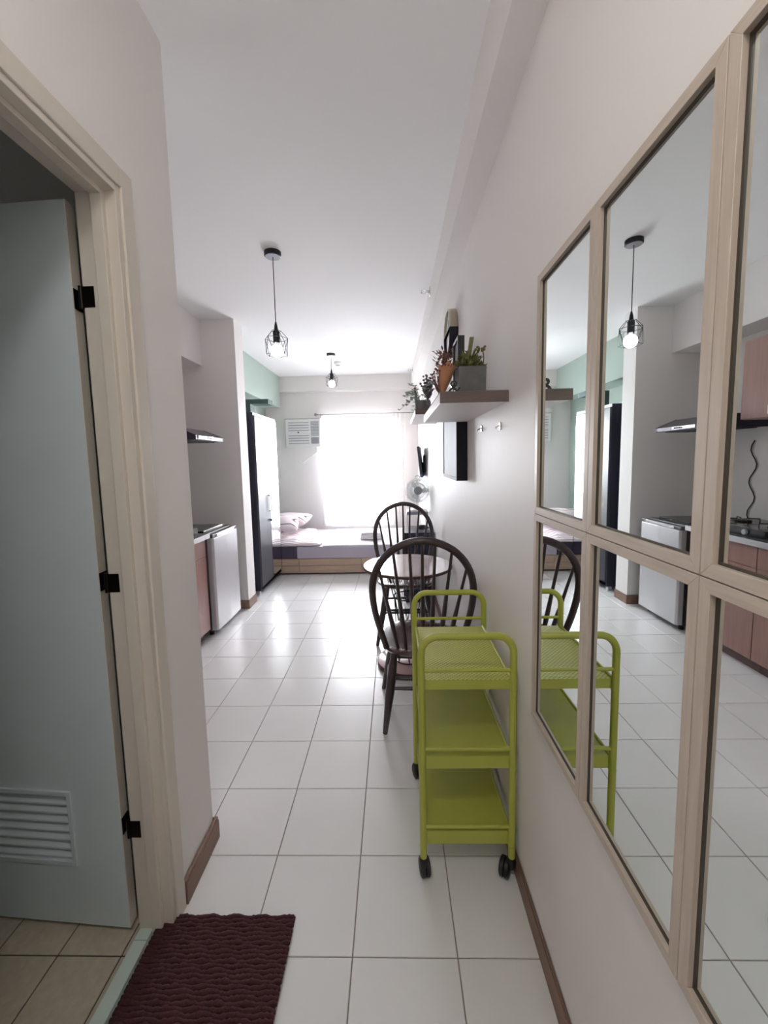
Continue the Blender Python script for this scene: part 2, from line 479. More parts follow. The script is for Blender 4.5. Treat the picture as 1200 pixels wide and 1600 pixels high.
# baseboards
def baseboard(name, segs, label):
    b = B()
    for (x0, x1, y0, y1) in segs:
        b.box(x0, x1, y0, y1, 0.0, 0.072)
        ix = 0.003 if abs(x1 - x0) < abs(y1 - y0) else 0
        b.box(x0 + ix, x1 - ix, y0 + (0.003 if not ix else 0), y1 - (0.003 if not ix else 0), 0.072, 0.084)
    return struct(b.obj(name, 'brown_base', bevel=0.0015), label, 'baseboard')
baseboard('baseboard_right', [(XR - .008, XR, YF, 4.9)], 'brown wooden baseboard along the right wall')
baseboard('baseboard_left', [(XH, XH + .016, 1.162, YE + .016), (XH - .05, XH, YE, YE + .016)], 'brown wooden baseboard at the end of the hallway wall')
baseboard('baseboard_column', [(-1.53, -1.418, 3.804, 3.82), (-1.43, -1.418, 3.82, 4.02)], 'brown wooden baseboard around the wall stub by the fridge')

# ------------------------------------------------------------------ bathroom door
d = thing('door_1', 'grey-blue bathroom door standing open inward in a cream casing', 'door', (-0.80, DY1, 0), kind='structure')
cas = B()
cas.box(XH, XH + .012, DY1, DY1 + .048, 0, ZD + .05)
cas.box(XH, XH + .012, DY0 - .048, DY0, 0, ZD + .05)
cas.box(XH, XH + .012, DY0, DY1, ZD, ZD + .05)
cas.obj('casing', 'casing', d, bevel=0.002)
jm = B()
jm.box(-0.80, XH + .006, DY1 - .018, DY1, 0, ZD)
jm.box(-0.80, XH + .006, DY0, DY0 + .018, 0, ZD)
jm.box(-0.80, XH + .006, DY0 + .018, DY1 - .018, ZD - .018, ZD)
jm.obj('jamb', 'casing', d, bevel=0.0015)
st = B()
st.box(-0.752, -0.722, DY1 - .032, DY1 - .018, 0, ZD - .018)
st.box(-0.752, -0.722, DY0 + .018, DY0 + .032, 0, ZD - .018)
st.box(-0.752, -0.722, DY0 + .032, DY1 - .032, ZD - .032, ZD - .018)
st.obj('door_stop', 'casing', d, bevel=0.0015)
# leaf, opened a little past ninety degrees
ang = math.radians(-4.0)
def dl(x, y):   # leaf coordinates: x along the leaf away from the hinge, y thickness towards the far side
    hx, hy = -0.832, 1.096
    return (hx - x * math.cos(ang) + y * math.sin(-ang) * -1, hy - x * math.sin(ang) + y * math.cos(ang))
def leafbox(b, x0, x1, y0, y1, z0, z1):
    ring = [dl(x0, y0), dl(x1, y0), dl(x1, y1), dl(x0, y1)]
    b.rings([[(p[0], p[1], z0) for p in ring], [(p[0], p[1], z1) for p in ring]])
LX0, LX1, LZ0, LZ1 = 0.165, 0.495, 0.215, 0.430
lb = B()
leafbox(lb, 0, LX0, 0, .035, .0, 2.095)
leafbox(lb, LX1, .66, 0, .035, .0, 2.095)
leafbox(lb, LX0, LX1, 0, .035, .0, LZ0)
leafbox(lb, LX0, LX1, 0, .035, LZ1, 2.095)
lf = lb.obj('leaf', 'door', d)
eb = B(); leafbox(eb, -.002, 0, 0.001, .034, .0, 2.095)
eb.obj('hinge_edge', 'casing', lf)
for k in range(7):
    z = LZ0 + .012 + k * (LZ1 - LZ0 - .01) / 7
    sb = B()
    p0, p1 = dl(LX0, .026), dl(LX1, .026); q0, q1 = dl(LX0, .002), dl(LX1, .002)
    sb.rings([[(q0[0], q0[1], z - .008), (p0[0], p0[1], z + .016), (p0[0], p0[1], z + .020), (q0[0], q0[1], z - .003)],
              [(q1[0], q1[1], z - .008), (p1[0], p1[1], z + .016), (p1[0], p1[1], z + .020), (q1[0], q1[1], z - .003)]])
    sb.obj('louver_slat', 'door', lf)
fb = B()
for (a, b_, c_, e_) in ((LX0 - .014, LX0, LZ0 - .014, LZ1 + .014), (LX1, LX1 + .014, LZ0 - .014, LZ1 + .014), (LX0, LX1, LZ0 - .014, LZ0), (LX0, LX1, LZ1, LZ1 + .014)):
    leafbox(fb, a, b_, -.006, 0, c_, e_)
fb.obj('louver_frame', 'door', lf, bevel=0.001)
for hz in (1.85, 1.085, 0.335):
    hb = B()
    hb.tube([(-0.806, 1.093, hz - .028), (-0.806, 1.093, hz + .028)], .006, 10)
    hb.box(-0.806, -0.770, DY1 - .0205, DY1 - .0175, hz - .026, hz + .026)
    a0 = dl(-.004, .002); a1 = dl(-.004, .034)
    hb.rings([[(a0[0], a0[1], hz - .026), (a1[0], a1[1], hz - .026), (a1[0] - .002, a1[1], hz - .026), (a0[0] - .002, a0[1], hz - .026)],
              [(a0[0], a0[1], hz + .026), (a1[0], a1[1], hz + .026), (a1[0] - .002, a1[1], hz + .026), (a0[0] - .002, a0[1], hz + .026)]])
    hb.obj('hinge', 'dark_metal', d, smooth=40)
# sill
sl = thing('threshold', 'pale green stone sill strip across the bathroom doorway', 'threshold', (-0.775, 0.78, 0), kind='structure')
sl.name = 'trim_5'
for (y0, y1) in ((DY0 + .02, 0.76), (0.7625, 1.0585), (1.061, DY1 - .019)):
    bx('sill_stone', 'sill', -0.797, -0.757, y0, y1, -.03, .006, sl, bevel=.001)
bx('metal_strip', 'chrome', -0.755, -0.749, DY0 + .02, DY1 - .019, -.01, .007, sl)
bx('sill_lip', 'sill', -0.748, -0.70, DY0 + .02, DY1 - .019, -.01, .003, sl)

# ------------------------------------------------------------------ window
w = thing('window_1', 'bright curtained window with white frame in the far wall', 'window', ((WX0 + WX1) / 2, YB + .06, WZ0), kind='structure')
for nm, (x0, x1, z0, z1) in (('frame_rail', (WX0, WX1, WZ0, WZ0 + .05)), ('frame_rail', (WX0, WX1, WZ1 - .05, WZ1)), ('frame_stile', (WX0, WX0 + .05, WZ0 + .05, WZ1 - .05)), ('frame_stile', (WX1 - .05, WX1, WZ0 + .05, WZ1 - .05)), ('mullion', (-.575, -.525, WZ0 + .05, WZ1 - .05)), ('transom', (WX0 + .05, -.575, 1.62, 1.66)), ('transom', (-.525, WX1 - .05, 1.62, 1.66))):
    bx(nm, 'alu', x0, x1, YB + .04, YB + .09, z0, z1, w, bevel=.003)
for (x0, x1, z0, z1) in ((WX0 + .05, -.575, WZ0 + .05, 1.62), (-.525, WX1 - .05, WZ0 + .05, 1.62), (WX0 + .05, -.575, 1.66, WZ1 - .05), (-.525, WX1 - .05, 1.66, WZ1 - .05)):
    bx('pane', 'glass', x0, x1, YB + .063, YB + .067, z0, z1, w)

def curtain(name, x0, x1, z0, z1, y, amp, waves, mt, label, ph=0.0):
    b = B(); nx, nz = int(waves * 10), 14
    for j in range(nz + 1):
        t = j / nz; z = z1 + (z0 - z1) * t
        for i in range(nx + 1):
            u = i / nx
            sp = 0.5 + 0.5 * min(1, t * 3)
            yy = y + amp * sp * math.sin(u * waves * 2 * math.pi + ph + 0.5 * math.sin(u * 9 + t * 1.5)) + .006 * math.sin(u * 31 + t * 5)
            xx = x0 + (x1 - x0) * u + .012 * math.sin(t * 4 + u * 12) * t
            b.v.append((xx, yy, z))
    for j in range(nz):
        for i in range(nx):
            a = j * (nx + 1) + i
            b.f.append((a, a + 1, a + nx + 2, a + nx + 1))
    return tag(b.obj(name, mt, smooth=180), label, 'curtain')
curtain('curtain', -1.12, -0.395, .40, 2.125, 6.40, .022, 9, 'sheer', 'sheer white curtain panel hanging beside the air conditioner')
curtain('curtain', -0.38, 0.20, .40, 2.125, 6.395, .026, 9, 'sheer2', 'denser white lace curtain panel at the right of the window', 1.0)
r = thing('curtain_rod', 'thin grey curtain rod with round finials above the window', 'curtain rod', (-.42, 6.40, 2.135))
B().tube([(-1.16, 6.40, 2.135), (0.33, 6.40, 2.135)], .006, 10).obj('rod', 'rod', r, smooth=60)
for x in (-1.19, 0.345):
    B().ball((x, 6.40, 2.135), .022).tube([(x, 6.40, 2.135), (x * .97, 6.40, 2.135)], .010, 8).obj('finial', 'rod', r, smooth=60)
for x in (-1.10, 0.27):
    B().tube([(x, 6.40, 2.135), (x, 6.50, 2.135)], .006, 8).obj('bracket', 'rod', r, smooth=60)

# ------------------------------------------------------------------ wall mirrors (six, two rows of three)
def wall_mirror(y0, y1, z0, z1, label):
    fw, dp = 0.0175, 0.018
    t = thing('wall_mirror', label, 'mirror', (XR, (y0 + y1) / 2, z0), group='framed mirrors on the right wall')
    g = 0.0008
    y0 += g; y1 -= g; z0 += g; z1 -= g
    xf = XR - dp
    def mitre(pts_o, pts_i, nm, mt):
        # frame side: front face mitred, extruded back to the wall; inner edge steps down to the glass
        b = B()
        (oa, ob), (ia, ib) = pts_o, pts_i
        b.rings([[(xf, *oa), (xf, *ia), (XR, *ia), (XR, *oa)], [(xf, *ob), (xf, *ib), (XR, *ib), (XR, *ob)]])
        b.obj(nm, mt, t, bevel=0.0005, seg=1)
    o = [(y0, z0), (y1, z0), (y1, z1), (y0, z1)]
    i = [(y0 + fw, z0 + fw), (y1 - fw, z0 + fw), (y1 - fw, z1 - fw), (y0 + fw, z1 - fw)]
    for k, nm, mt in ((0, 'frame_rail', 'taupe_h'), (1, 'frame_stile', 'taupe'), (2, 'frame_rail', 'taupe_h'), (3, 'frame_stile', 'taupe')):
        mitre((o[k], o[(k + 1) % 4]), (i[k], i[(k + 1) % 4]), nm, mt)
    rb = B(); e = 0.003; yy0, yy1, zz0, zz1 = y0 + fw, y1 - fw, z0 + fw, z1 - fw
    for (a, b_, c_, d_) in ((yy0, yy0 + e, zz0, zz1), (yy1 - e, yy1, zz0, zz1), (yy0 + e, yy1 - e, zz0, zz0 + e), (yy0 + e, yy1 - e, zz1 - e, zz1)):
        rb.box(XR - .0105, XR - .002, a, b_, c_, d_)
    rb.obj('rebate', 'bead', t)
    B().box(XR - .0085, XR - .002, yy0 + e, yy1 - e, zz0 + e, zz1 - e).obj('mirror_glass', 'mirror', t)
cols = [(0.799, 1.098), (0.502, 0.799), (0.206, 0.502)]
ZM = (0.686, 1.260, 1.868)
names = ['at the far end of the row nearest the floating shelf', 'in the middle of the row', 'nearest the camera cut off by the photo edge']
for (y0, y1), nm in zip(cols, names):
    wall_mirror(y0, y1, ZM[1], ZM[2], 'upper taupe-framed mirror ' + nm)
    wall_mirror(y0, y1, ZM[0], ZM[1], 'lower taupe-framed mirror ' + nm)

# ------------------------------------------------------------------ lime green trolley
t = thing('utility_cart', 'lime green three-tier metal trolley on black casters', 'trolley', (0.226, 1.465, 0))
X0, X1, Y0, Y1, ZT = 0.078, 0.372, 1.25, 1.68, 0.848
def uframe(y):
    pts = [(X0, y, .075)]; R = .055
    pts.append((X0, y, ZT - R))
    for k in range(1, 8):
        a = math.pi / 2 * k / 8
        pts.append((X0 + R - R * math.cos(a), y, ZT - R + R * math.sin(a)))
    pts.append((X0 + R, y, ZT)); pts.append((X1 - R, y, ZT))
    for k in range(1, 8):
        a = math.pi / 2 * k / 8
        pts.append((X1 - R + R * math.sin(a), y, ZT - R + R * math.cos(a)))
    pts += [(X1, y, ZT - R), (X1, y, .075)]
    return pts
for y in (Y0, Y1):
    B().tube(uframe(y), .0115, 12).obj('end_frame', 'lime', t, smooth=60)
    for z in (.735, .466, .19):
        B().tube([(X0, y, z), (X1, y, z)], .0065, 8).obj('guard_rail', 'lime', t, smooth=60)
for (zl, zh) in ((.668, .700), (.394, .436), (.122, .169)):
    b = B()
    b.box(X0 + .010, X1 - .010, Y0 + .005, Y1 - .005, zh - .003, zh)
    sh = b.obj('tray', 'lime_mesh' if zl > .6 else 'lime', t)
    lp = B()
    lp.box(X0 + .009, X1 - .009, Y0 + .004, Y0 + .0065, zl, zh - .001)
    lp.box(X0 + .009, X1 - .009, Y1 - .0065, Y1 - .004, zl, zh - .001)
    lp.box(X0 + .009, X0 + .0115, Y0 + .0065, Y1 - .0065, zl, zh - .001)
    lp.box(X1 - .0115, X1 - .009, Y0 + .0065, Y1 - .0065, zl, zh - .001)
    lp.obj('tray_lip', 'lime', sh)
    for x in (X0, X1):
        for y in (Y0, Y1):
            B().tube([(x, y, zl - .004), (x, y, zl - .001)], .0125, 12).obj('collar', 'lime', t)
    for x in (X0 + .006, X1 - .006):
        B().tube([(x, Y0, zh + .002), (x, Y1, zh + .002)], .005, 8).obj('side_rail', 'lime', t, smooth=60)
for k, (x, y) in enumerate(((X0, Y0), (X1, Y0), (X0, Y1), (X1, Y1))):
    a = (0.15, -0.5, 0.3, 0.1)[k]
    dx = -.018 if k in (1, 3) else 0.004
    cb = B()
    cx, cy = x + dx, y + .012
    for s in (-1, 1):
        o_ = Vector((math.cos(a), math.sin(a), 0)) * s * .009
        u = Vector((-math.sin(a), math.cos(a), 0))
        n_ = Vector((math.cos(a), math.sin(a), 0))
        ring = lambda off, r: [Vector((cx, cy, .030)) + n_ * off + u * (r * math.cos(q * math.pi / 10)) + Vector((0, 0, r * math.sin(q * math.pi / 10))) for q in range(20)]
        cb.rings([ring(s * .001, .026), ring(s * .002, .030), ring(s * .013, .030), ring(s * .017, .024)])
    cs = cb.obj('caster', 'rubber', t, smooth=40)
    hb = B().lathe([(.004, .03), (.013, .045), (.015, .065), (.0125, .078)], (x, y, 0), 12)
    hb.obj('caster_housing', 'rubber', cs, smooth=40)

# ------------------------------------------------------------------ windsor chairs
def make_chair():
    ch = thing('windsor_chair', '', 'chair', group='dark hoop-back dining chairs')
    # seat plan (front +y)
    def plan(s, z):
        pts = []
        for k in range(32):
            a = 2 * math.pi * k / 32
            ca, sa = math.cos(a), math.sin(a)
            ex = 0.62
            x = math.copysign(abs(ca) ** ex, ca) * (.222 if sa > 0 else .210)
            y = math.copysign(abs(sa) ** ex, sa) * .215
            pts.append((x * s, y * s, z))
        return pts
    B().rings([plan(.84, .418), plan(.95, .428), plan(1.0, .443), plan(.985, .455), plan(.93, .459), plan(.6, .446), plan(.2, .442)]).obj('seat', 'seat', ch, smooth=50, local=True)
    # hoop: narrow at the seat, wide at shoulder height, round top, leaning back
    hp = []
    def hoop(u):
        # u in -1..1 from left foot over the top to right foot
        keys = [(-1, -.185, .455), (-.9, -.205, .53), (-.78, -.232, .63), (-.64, -.247, .74), (-.5, -.243, .83), (-.36, -.212, .915), (-.22, -.150, .985), (-.1, -.075, 1.024), (0, 0, 1.037)]
        s = -1 if u < 0 else 1
        v = -abs(u)
        for (a, xa, za), (b_, xb, zb) in zip(keys, keys[1:]):
            if a <= v <= b_:
                q = (v - a) / (b_ - a)
                return (-s * (xa + (xb - xa) * q), za + (zb - za) * q)
    def lean(z): return -.155 - (z - .455) * .20
    N_ = 48
    raw = []
    for k in range(N_ + 1):
        u = -1 + 2 * k / N_
        x, z = hoop(u); raw.append([x, z])
    for _ in range(3):
        raw = [raw[0]] + [[(raw[i-1][0] + 2 * raw[i][0] + raw[i+1][0]) / 4, (raw[i-1][1] + 2 * raw[i][1] + raw[i+1][1]) / 4] for i in range(1, N_)] + [raw[-1]]
    hp = [(x, lean(z), z) for x, z in raw]
    rad = [.0155 + .003 * math.cos(math.pi * (-1 + 2 * k / N_) / 2) for k in range(N_ + 1)]
    B().tube(hp, rad, 10).obj('hoop', 'chair', ch, smooth=60, local=True)
    for k in range(7):
        q = (k - 3) / 3
        xb = q * .125; yb = -.175 + .03 * q * q
        xt = q * .215
        best = min((h for h in hp if h[2] > .76), key=lambda h: abs(h[0] - xt))
        p0 = Vector((xb, yb, .445)); p1 = Vector(best)
        pts = [p0.lerp(p1, s) for s in (0, .15, .3, .42, .6, .8, 1)]
        B().tube(pts, [.0075, .0095, .0125, .0115, .0085, .0075, .007], 8).obj('spindle', 'chair', ch, smooth=60, local=True)
    feet = {}
    for sx in (-1, 1):
        for sy in (-1, 1):
            p0 = Vector((sx * .145, sy * .135, .425)); p1 = Vector((sx * (.232 if sy > 0 else .200), sy * (.245 if sy > 0 else .175), 0))
            pts = [p0.lerp(p1, s) for s in (0, .12, .3, .5, .62, .8, 1)]
            B().tube(pts, [.016, .020, .024, .0235, .021, .017, .0125], 10).obj('leg', 'chair', ch, smooth=60, local=True)
            feet[(sx, sy)] = (p0, p1)
    mids = []
    for sx in (-1, 1):
        a = feet[(sx, -1)][0].lerp(feet[(sx, -1)][1], .55); b_ = feet[(sx, 1)][0].lerp(feet[(sx, 1)][1], .55)
        B().tube([a.lerp(b_, s) for s in (0, .25, .5, .75, 1)], [.008, .011, .013, .011, .008], 8).obj('stretcher', 'chair', ch, smooth=60, local=True)
        mids.append(a.lerp(b_, .5))
    B().tube([mids[0].lerp(mids[1], s) for s in (0, .25, .5, .75, 1)], [.008, .011, .013, .011, .008], 8).obj('stretcher', 'chair', ch, smooth=60, local=True)
    for sy in (-1, 1):
        a = feet[(-1, sy)][0].lerp(feet[(-1, sy)][1], .45); b_ = feet[(1, sy)][0].lerp(feet[(1, sy)][1], .45)
        B().tube([a.lerp(b_, s) for s in (0, .5, 1)], [.008, .011, .008], 8).obj('stretcher', 'chair', ch, smooth=60, local=True)
    return ch
c1 = make_chair()
c1.location = (.139, 2.150, 0); c1.rotation_euler = (0, 0, math.radians(-2))
c1['label'] = 'dark brown spindle-back chair between the green trolley and the round table'
c2 = dup(c1, (.082, 3.235, 0), math.radians(181), 'dark brown spindle-back chair on the far side of the round table')

# ------------------------------------------------------------------ round table
tc_ = (0.085, 2.72)
t = thing('round_table', 'small round glossy table on a wire pedestal between the two chairs', 'table', (*tc_, 0))
B().lathe([(.02, .702), (.297, .702), (.299, .699)], (*tc_, 0), 48).obj('tabletop', 'table_top', t, smooth=30)
B().lathe([(.29, .680), (.301, .683), (.303, .692), (.299, .6988)], (*tc_, 0), 48).obj('edge_band', 'table_edge', t, smooth=50)
bs = B().lathe([(.215, .030), (.208, .034), (.03, .036)], (*tc_, 0), 40).obj('base_plate', 'base_top', t, smooth=40)
B().lathe([(.216, 0), (.22, .004), (.22, .024), (.215, .0298)], (*tc_, 0), 40).obj('base_edge', 'table_edge', bs, smooth=40)
lev = [(.036, .10), (.27, .085), (.48, .10), (.678, .15)]
for z, r_ in lev:
    B().tube([(tc_[0] + r_ * math.cos(a * math.pi / 16), tc_[1] + r_ * math.sin(a * math.pi / 16), z if z > .04 else .04) for a in range(32)], .0045, 6, closed=True).obj('ring', 'wire', t, smooth=60)
for (z0, r0), (z1, r1) in zip(lev, lev[1:]):
    for k in range(8):
        a0 = 2 * math.pi * k / 8; a1 = a0 + math.pi / 8; a2 = a0 + 2 * math.pi / 8
        P = lambda r_, a, z: (tc_[0] + r_ * math.cos(a), tc_[1] + r_ * math.sin(a), z)
        B().tube([P(r0, a0, max(z0, .04)), P(r1, a1, z1), P(r0, a2, max(z0, .04))], .003, 6).obj('wire_strut', 'wire', t, smooth=80)

# ------------------------------------------------------------------ floating shelves and what stands on them
def shelf(y0, y1, z0, label):
    t = thing('floating_shelf', label, 'shelf', (0.28, (y0 + y1) / 2, z0), group='floating shelves on the right wall')
    bx('board', 'white_lam', .165, XR, y0 + .004, y1, z0, z0 + .036, t, bevel=.001)
    bx('end_panel', 'brown_lam', .163, XR, y0, y0 + .0035, z0 - .001, z0 + .0375, t)
    bx('top_panel', 'brown_lam', .164, XR, y0 + .004, y1, z0 + .0362, z0 + .0375, t)
    return t
shelf(1.412, 2.15, 1.600, 'nearer floating shelf with brown end holding the grey planter')
shelf(2.92, 3.75, 1.728, 'farther floating shelf holding eucalyptus and lavender')
ZS = 1.6375; ZS2 = 1.7655

# concrete planter with succulent
t = thing('succulent_planter', 'square grey concrete planter with olive succulent on the nearer shelf', 'planter', (.295, 1.57, ZS))
pb = B(); px0, px1, py0, py1 = .247, .342, 1.52, 1.615
pb.rings([[(px0, py0, ZS), (px1, py0, ZS), (px1, py1, ZS), (px0, py1, ZS)], [(px0 - .002, py0 - .002, ZS + .105), (px1 + .002, py0 - .002, ZS + .105), (px1 + .002, py1 + .002, ZS + .105), (px0 - .002, py1 + .002, ZS + .105)],
          [(px0 + .006, py0 + .006, ZS + .105), (px1 - .006, py0 + .006, ZS + .105), (px1 - .006, py1 - .006, ZS + .105), (px0 + .006, py1 - .006, ZS + .105)],
          [(px0 + .006, py0 + .006, ZS + .09), (px1 - .006, py0 + .006, ZS + .09), (px1 - .006, py1 - .006, ZS + .09), (px0 + .006, py1 - .006, ZS + .09)]])
pb.obj('pot', 'concrete', t)
fb = B()
for k in range(230):
    a = rnd.uniform(0, 6.28); el = rnd.uniform(.1, 1.45); rr = rnd.uniform(.005, .048)
    h = ZS + .10 + rnd.uniform(0, .055) * (1.3 - rr / .05)
    fb.leaf((.293 + rr * math.cos(a), 1.568 + rr * math.sin(a), h), (math.cos(a) * math.cos(el), math.sin(a) * math.cos(el), math.sin(el)), (0, 0, 1), rnd.uniform(.015, .03), rnd.uniform(.009, .014))
fb.obj('foliage', 'succulent', t)
B().rings([[(.283, 1.56, ZS + .15), (.296, 1.56, ZS + .15), (.296, 1.572, ZS + .15), (.283, 1.572, ZS + .15)], [(.292, 1.56, ZS + .218), (.307, 1.56, ZS + .218), (.307, 1.572, ZS + .218), (.292, 1.572, ZS + .218)]]).obj('cactus_stem', 'succulent', t)
cu = B()
cu.tube([(.330 + .006 * k / 6 + .010 * math.sin(k / 6 * 3.1), 1.56, ZS + .10 + .075 * k / 6) for k in range(7)], .0022, 6)
for k in range(16):
    cu.ball((.332 + rnd.uniform(-.018, .014), 1.56 + rnd.uniform(-.01, .01), ZS + .172 + rnd.uniform(-.006, .01)), .005, 6, 4)
cu.obj('drooping_sprig', 'succulent', t)

# wrapped dried bouquet
t = thing('dried_bouquet', 'dried flowers in an orange paper wrap lying upright on the nearer shelf', 'flowers', (.208, 1.68, ZS))
wp = B()
ring = lambda r_, z, dx: [(.208 + dx + r_ * math.cos(a * math.pi / 8), 1.68 + r_ * math.sin(a * math.pi / 8), z + (.012 * math.sin(a * 1.7) if r_ > .03 else 0)) for a in range(16)]
wp.rings([ring(.009, ZS + .001, -.01), ring(.014, ZS + .04, -.007), ring(.026, ZS + .09, .006), ring(.036, ZS + .145, .016), ring(.033, ZS + .142, .016), ring(.012, ZS + .05, -.005)])
wp.obj('paper_wrap', 'kraft', t, smooth=60)
fb = B()
for k in range(150):
    a = rnd.uniform(0, 6.28); rr = rnd.uniform(0, .036); z = ZS + .11 + rnd.uniform(0, .09)
    c_ = (.212 + rr * math.cos(a), 1.68 + rr * math.sin(a), z)
    if k % 3 == 0: fb.ball(c_, rnd.uniform(.004, .008), 6, 4)
    else: fb.leaf(c_, (math.cos(a), math.sin(a), rnd.uniform(0, 1.5)), (0, 0, 1), rnd.uniform(.012, .026), .007)
fb.obj('flower_heads', 'dry', t)
sb = B()
for k in range(14):
    a = rnd.uniform(2.2, 4.6)
    p = Vector((.201, 1.67, ZS + .02)); q = p + Vector((math.cos(a) * rnd.uniform(.015, .04), math.sin(a) * .02, rnd.uniform(.03, .12)))
    sb.tube([p, p.lerp(q, .5) + Vector((-.006, 0, 0)), q], .0012, 5); sb.ball(q, .004, 6, 4)
sb.obj('loose_stems', 'dry', t)

# ampersand
cv = bpy.data.curves.new('amp', 'FONT'); cv.body = '&'; cv.size = .075; cv.extrude = .006
tmp = bpy.data.objects.new('tmp', cv); C.objects.link(tmp)
bpy.context.view_layer.update()
me = bpy.data.meshes.new_from_object(tmp.evaluated_get(bpy.context.evaluated_depsgraph_get()))
bpy.data.objects.remove(tmp)
ys = [v.co.y for v in me.vertices]; xs = [v.co.x for v in me.vertices]
for v in me.vertices:
    x, y, z = v.co; v.co = (x - (min(xs) + max(xs)) / 2, z, y - min(ys))
me.materials.clear(); me.materials.append(M['black'])
o = bpy.data.objects.new('ampersand_ornament', me); C.objects.link(o); o.location = (.226, 1.50, ZS)
tag(o, 'small black ampersand ornament standing on the nearer shelf', 'ornament')

# standing picture on the shelf
t = thing('standing_picture', 'black framed picture standing on the nearer shelf behind the planter', 'picture', (.345, 2.02, ZS))
fy0, fy1, fz1 = 1.97, 2.13, ZS + .345
for nm, (a, b_, c_, d_) in (('frame_stile', (fy0, fy0 + .014, ZS, fz1)), ('frame_stile', (fy1 - .014, fy1, ZS, fz1)), ('frame_rail', (fy0 + .014, fy1 - .014, ZS, ZS + .014)), ('frame_rail', (fy0 + .014, fy1 - .014, fz1 - .014, fz1))):
    bx(nm, 'black', .312, .344, a, b_, c_, d_, t, bevel=.001)
bx('picture', 'pic', .322, .330, fy0 + .014, fy1 - .014, ZS + .014, fz1 - .014, t)

# wall clock
ck = thing('wall_clock', 'round wall clock with champagne rim high above the shelf', 'clock', (XR, 2.60, 2.16))
B().lathe([(.135, XR), (.140, XR - .006), (.140, XR - .048), (.134, XR - .052), (.128, XR - .050), (.128, XR - .03)], (0, 2.60, 2.175), 40, 'X', 0, math.pi).obj('upper_rim', 'clock_rim', ck, smooth=40)
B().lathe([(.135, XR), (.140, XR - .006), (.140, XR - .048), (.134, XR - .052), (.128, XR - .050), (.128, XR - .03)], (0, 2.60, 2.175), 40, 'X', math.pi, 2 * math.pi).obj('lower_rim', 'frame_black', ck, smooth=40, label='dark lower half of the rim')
B().lathe([(.127, XR - .030), (.127, XR - .036), (.004, XR - .037)], (0, 2.60, 2.175), 40, 'X').obj('face', 'clock_face', ck, smooth=30)
B().box(XR - .040, XR - .038, 2.597, 2.603, 2.175, 2.255).box(XR - .040, XR - .038, 2.54, 2.60, 2.172, 2.178).obj('hands', 'black', ck)

# deep framed picture on the wall
t = thing('wall_picture', 'deep black shadow-box frame hanging under the shelves', 'picture', (XR, 2.47, 1.29))
gy0, gy1, gz0, gz1 = 2.18, 2.76, 1.292, 1.70
for nm, (a, b_, c_, d_) in (('frame_stile', (gy0, gy0 + .018, gz0, gz1)), ('frame_stile', (gy1 - .018, gy1, gz0, gz1)), ('frame_rail', (gy0 + .018, gy1 - .018, gz0, gz0 + .018)), ('frame_rail', (gy0 + .018, gy1 - .018, gz1 - .018, gz1))):
    bx(nm, 'frame_black', XR - .058, XR, a, b_, c_, d_, t, bevel=.001)
bx('glazing', 'pic', XR - .054, XR - .048, gy0 + .018, gy1 - .018, gz0 + .018, gz1 - .018, t)

# far shelf plants
t = thing('eucalyptus_pot', 'trailing grey-green eucalyptus in a small pot on the farther shelf', 'plant', (.205, 2.965, ZS2))
B().lathe([(.028, 0), (.036, .03), (.040, .06), (.034, .058), (.03, .045)], (.205, 2.965, ZS2), 16).obj('pot', 'concrete', t, smooth=40)
fb = B(); stm = B()
for k in range(12):
    a = rnd.uniform(2.0, 4.4) if k < 8 else rnd.uniform(0, 6.28)
    p = Vector((.205, 2.965, ZS2 + .05)); L_ = rnd.uniform(.08, .15)
    q = p + Vector((math.cos(a) * L_, math.sin(a) * L_ * .6, rnd.uniform(-.06, .14)))
    mid = p.lerp(q, .5) + Vector((0, 0, .045))
    pts = [p, mid, q]; stm.tube(pts, .0016, 5)
    for s in range(6):
        u = s / 5
        c_ = p.lerp(mid, u * 2) if u < .5 else mid.lerp(q, u * 2 - 1)
        for sg in (-1, 1):
            fb.leaf(c_, (math.cos(a + sg * 1.1), math.sin(a + sg * 1.1), rnd.uniform(-.1, .5)), (0, 0, 1), rnd.uniform(.025, .038), rnd.uniform(.016, .024))
fb.obj('leaves', 'euc', t); stm.obj('stems', 'euc', t)
t = thing('lavender_bunch', 'tall bunch of dried purple-grey lavender on the farther shelf', 'flowers', (.27, 3.14, ZS2))
B().lathe([(.020, 0), (.026, .03), (.024, .07), (.020, .085), (.017, .082)], (.27, 3.14, ZS2), 16).obj('vase', 'lav', t, smooth=40)
fb = B(); stm = B()
for k in range(34):
    a = rnd.uniform(0, 6.28); rr = rnd.uniform(.005, .055)
    p = Vector((.27, 3.14, ZS2 + .08)); q = p + Vector((rr * math.cos(a), rr * math.sin(a), rnd.uniform(.08, .20)))
    stm.tube([p, q], .0012, 5)
    for s in range(6):
        c_ = p.lerp(q, .35 + .65 * s / 5)
        fb.ball((c_.x + rnd.uniform(-.005, .005), c_.y + rnd.uniform(-.005, .005), c_.z), rnd.uniform(.006, .010), 6, 4)
fb.obj('flower_heads', 'lav', t); stm.obj('stems', 'lav', t)
o = B().tube([(.185, 3.06, ZS2 + .02), (.178, 3.06, ZS2 + .09), (.17, 3.06, ZS2 + .17)], [.012, .010, .008], 7).obj('driftwood_stick', 'brown_lam', smooth=60)
tag(o, 'short dark stick standing among the eucalyptus on the farther shelf', 'stick')

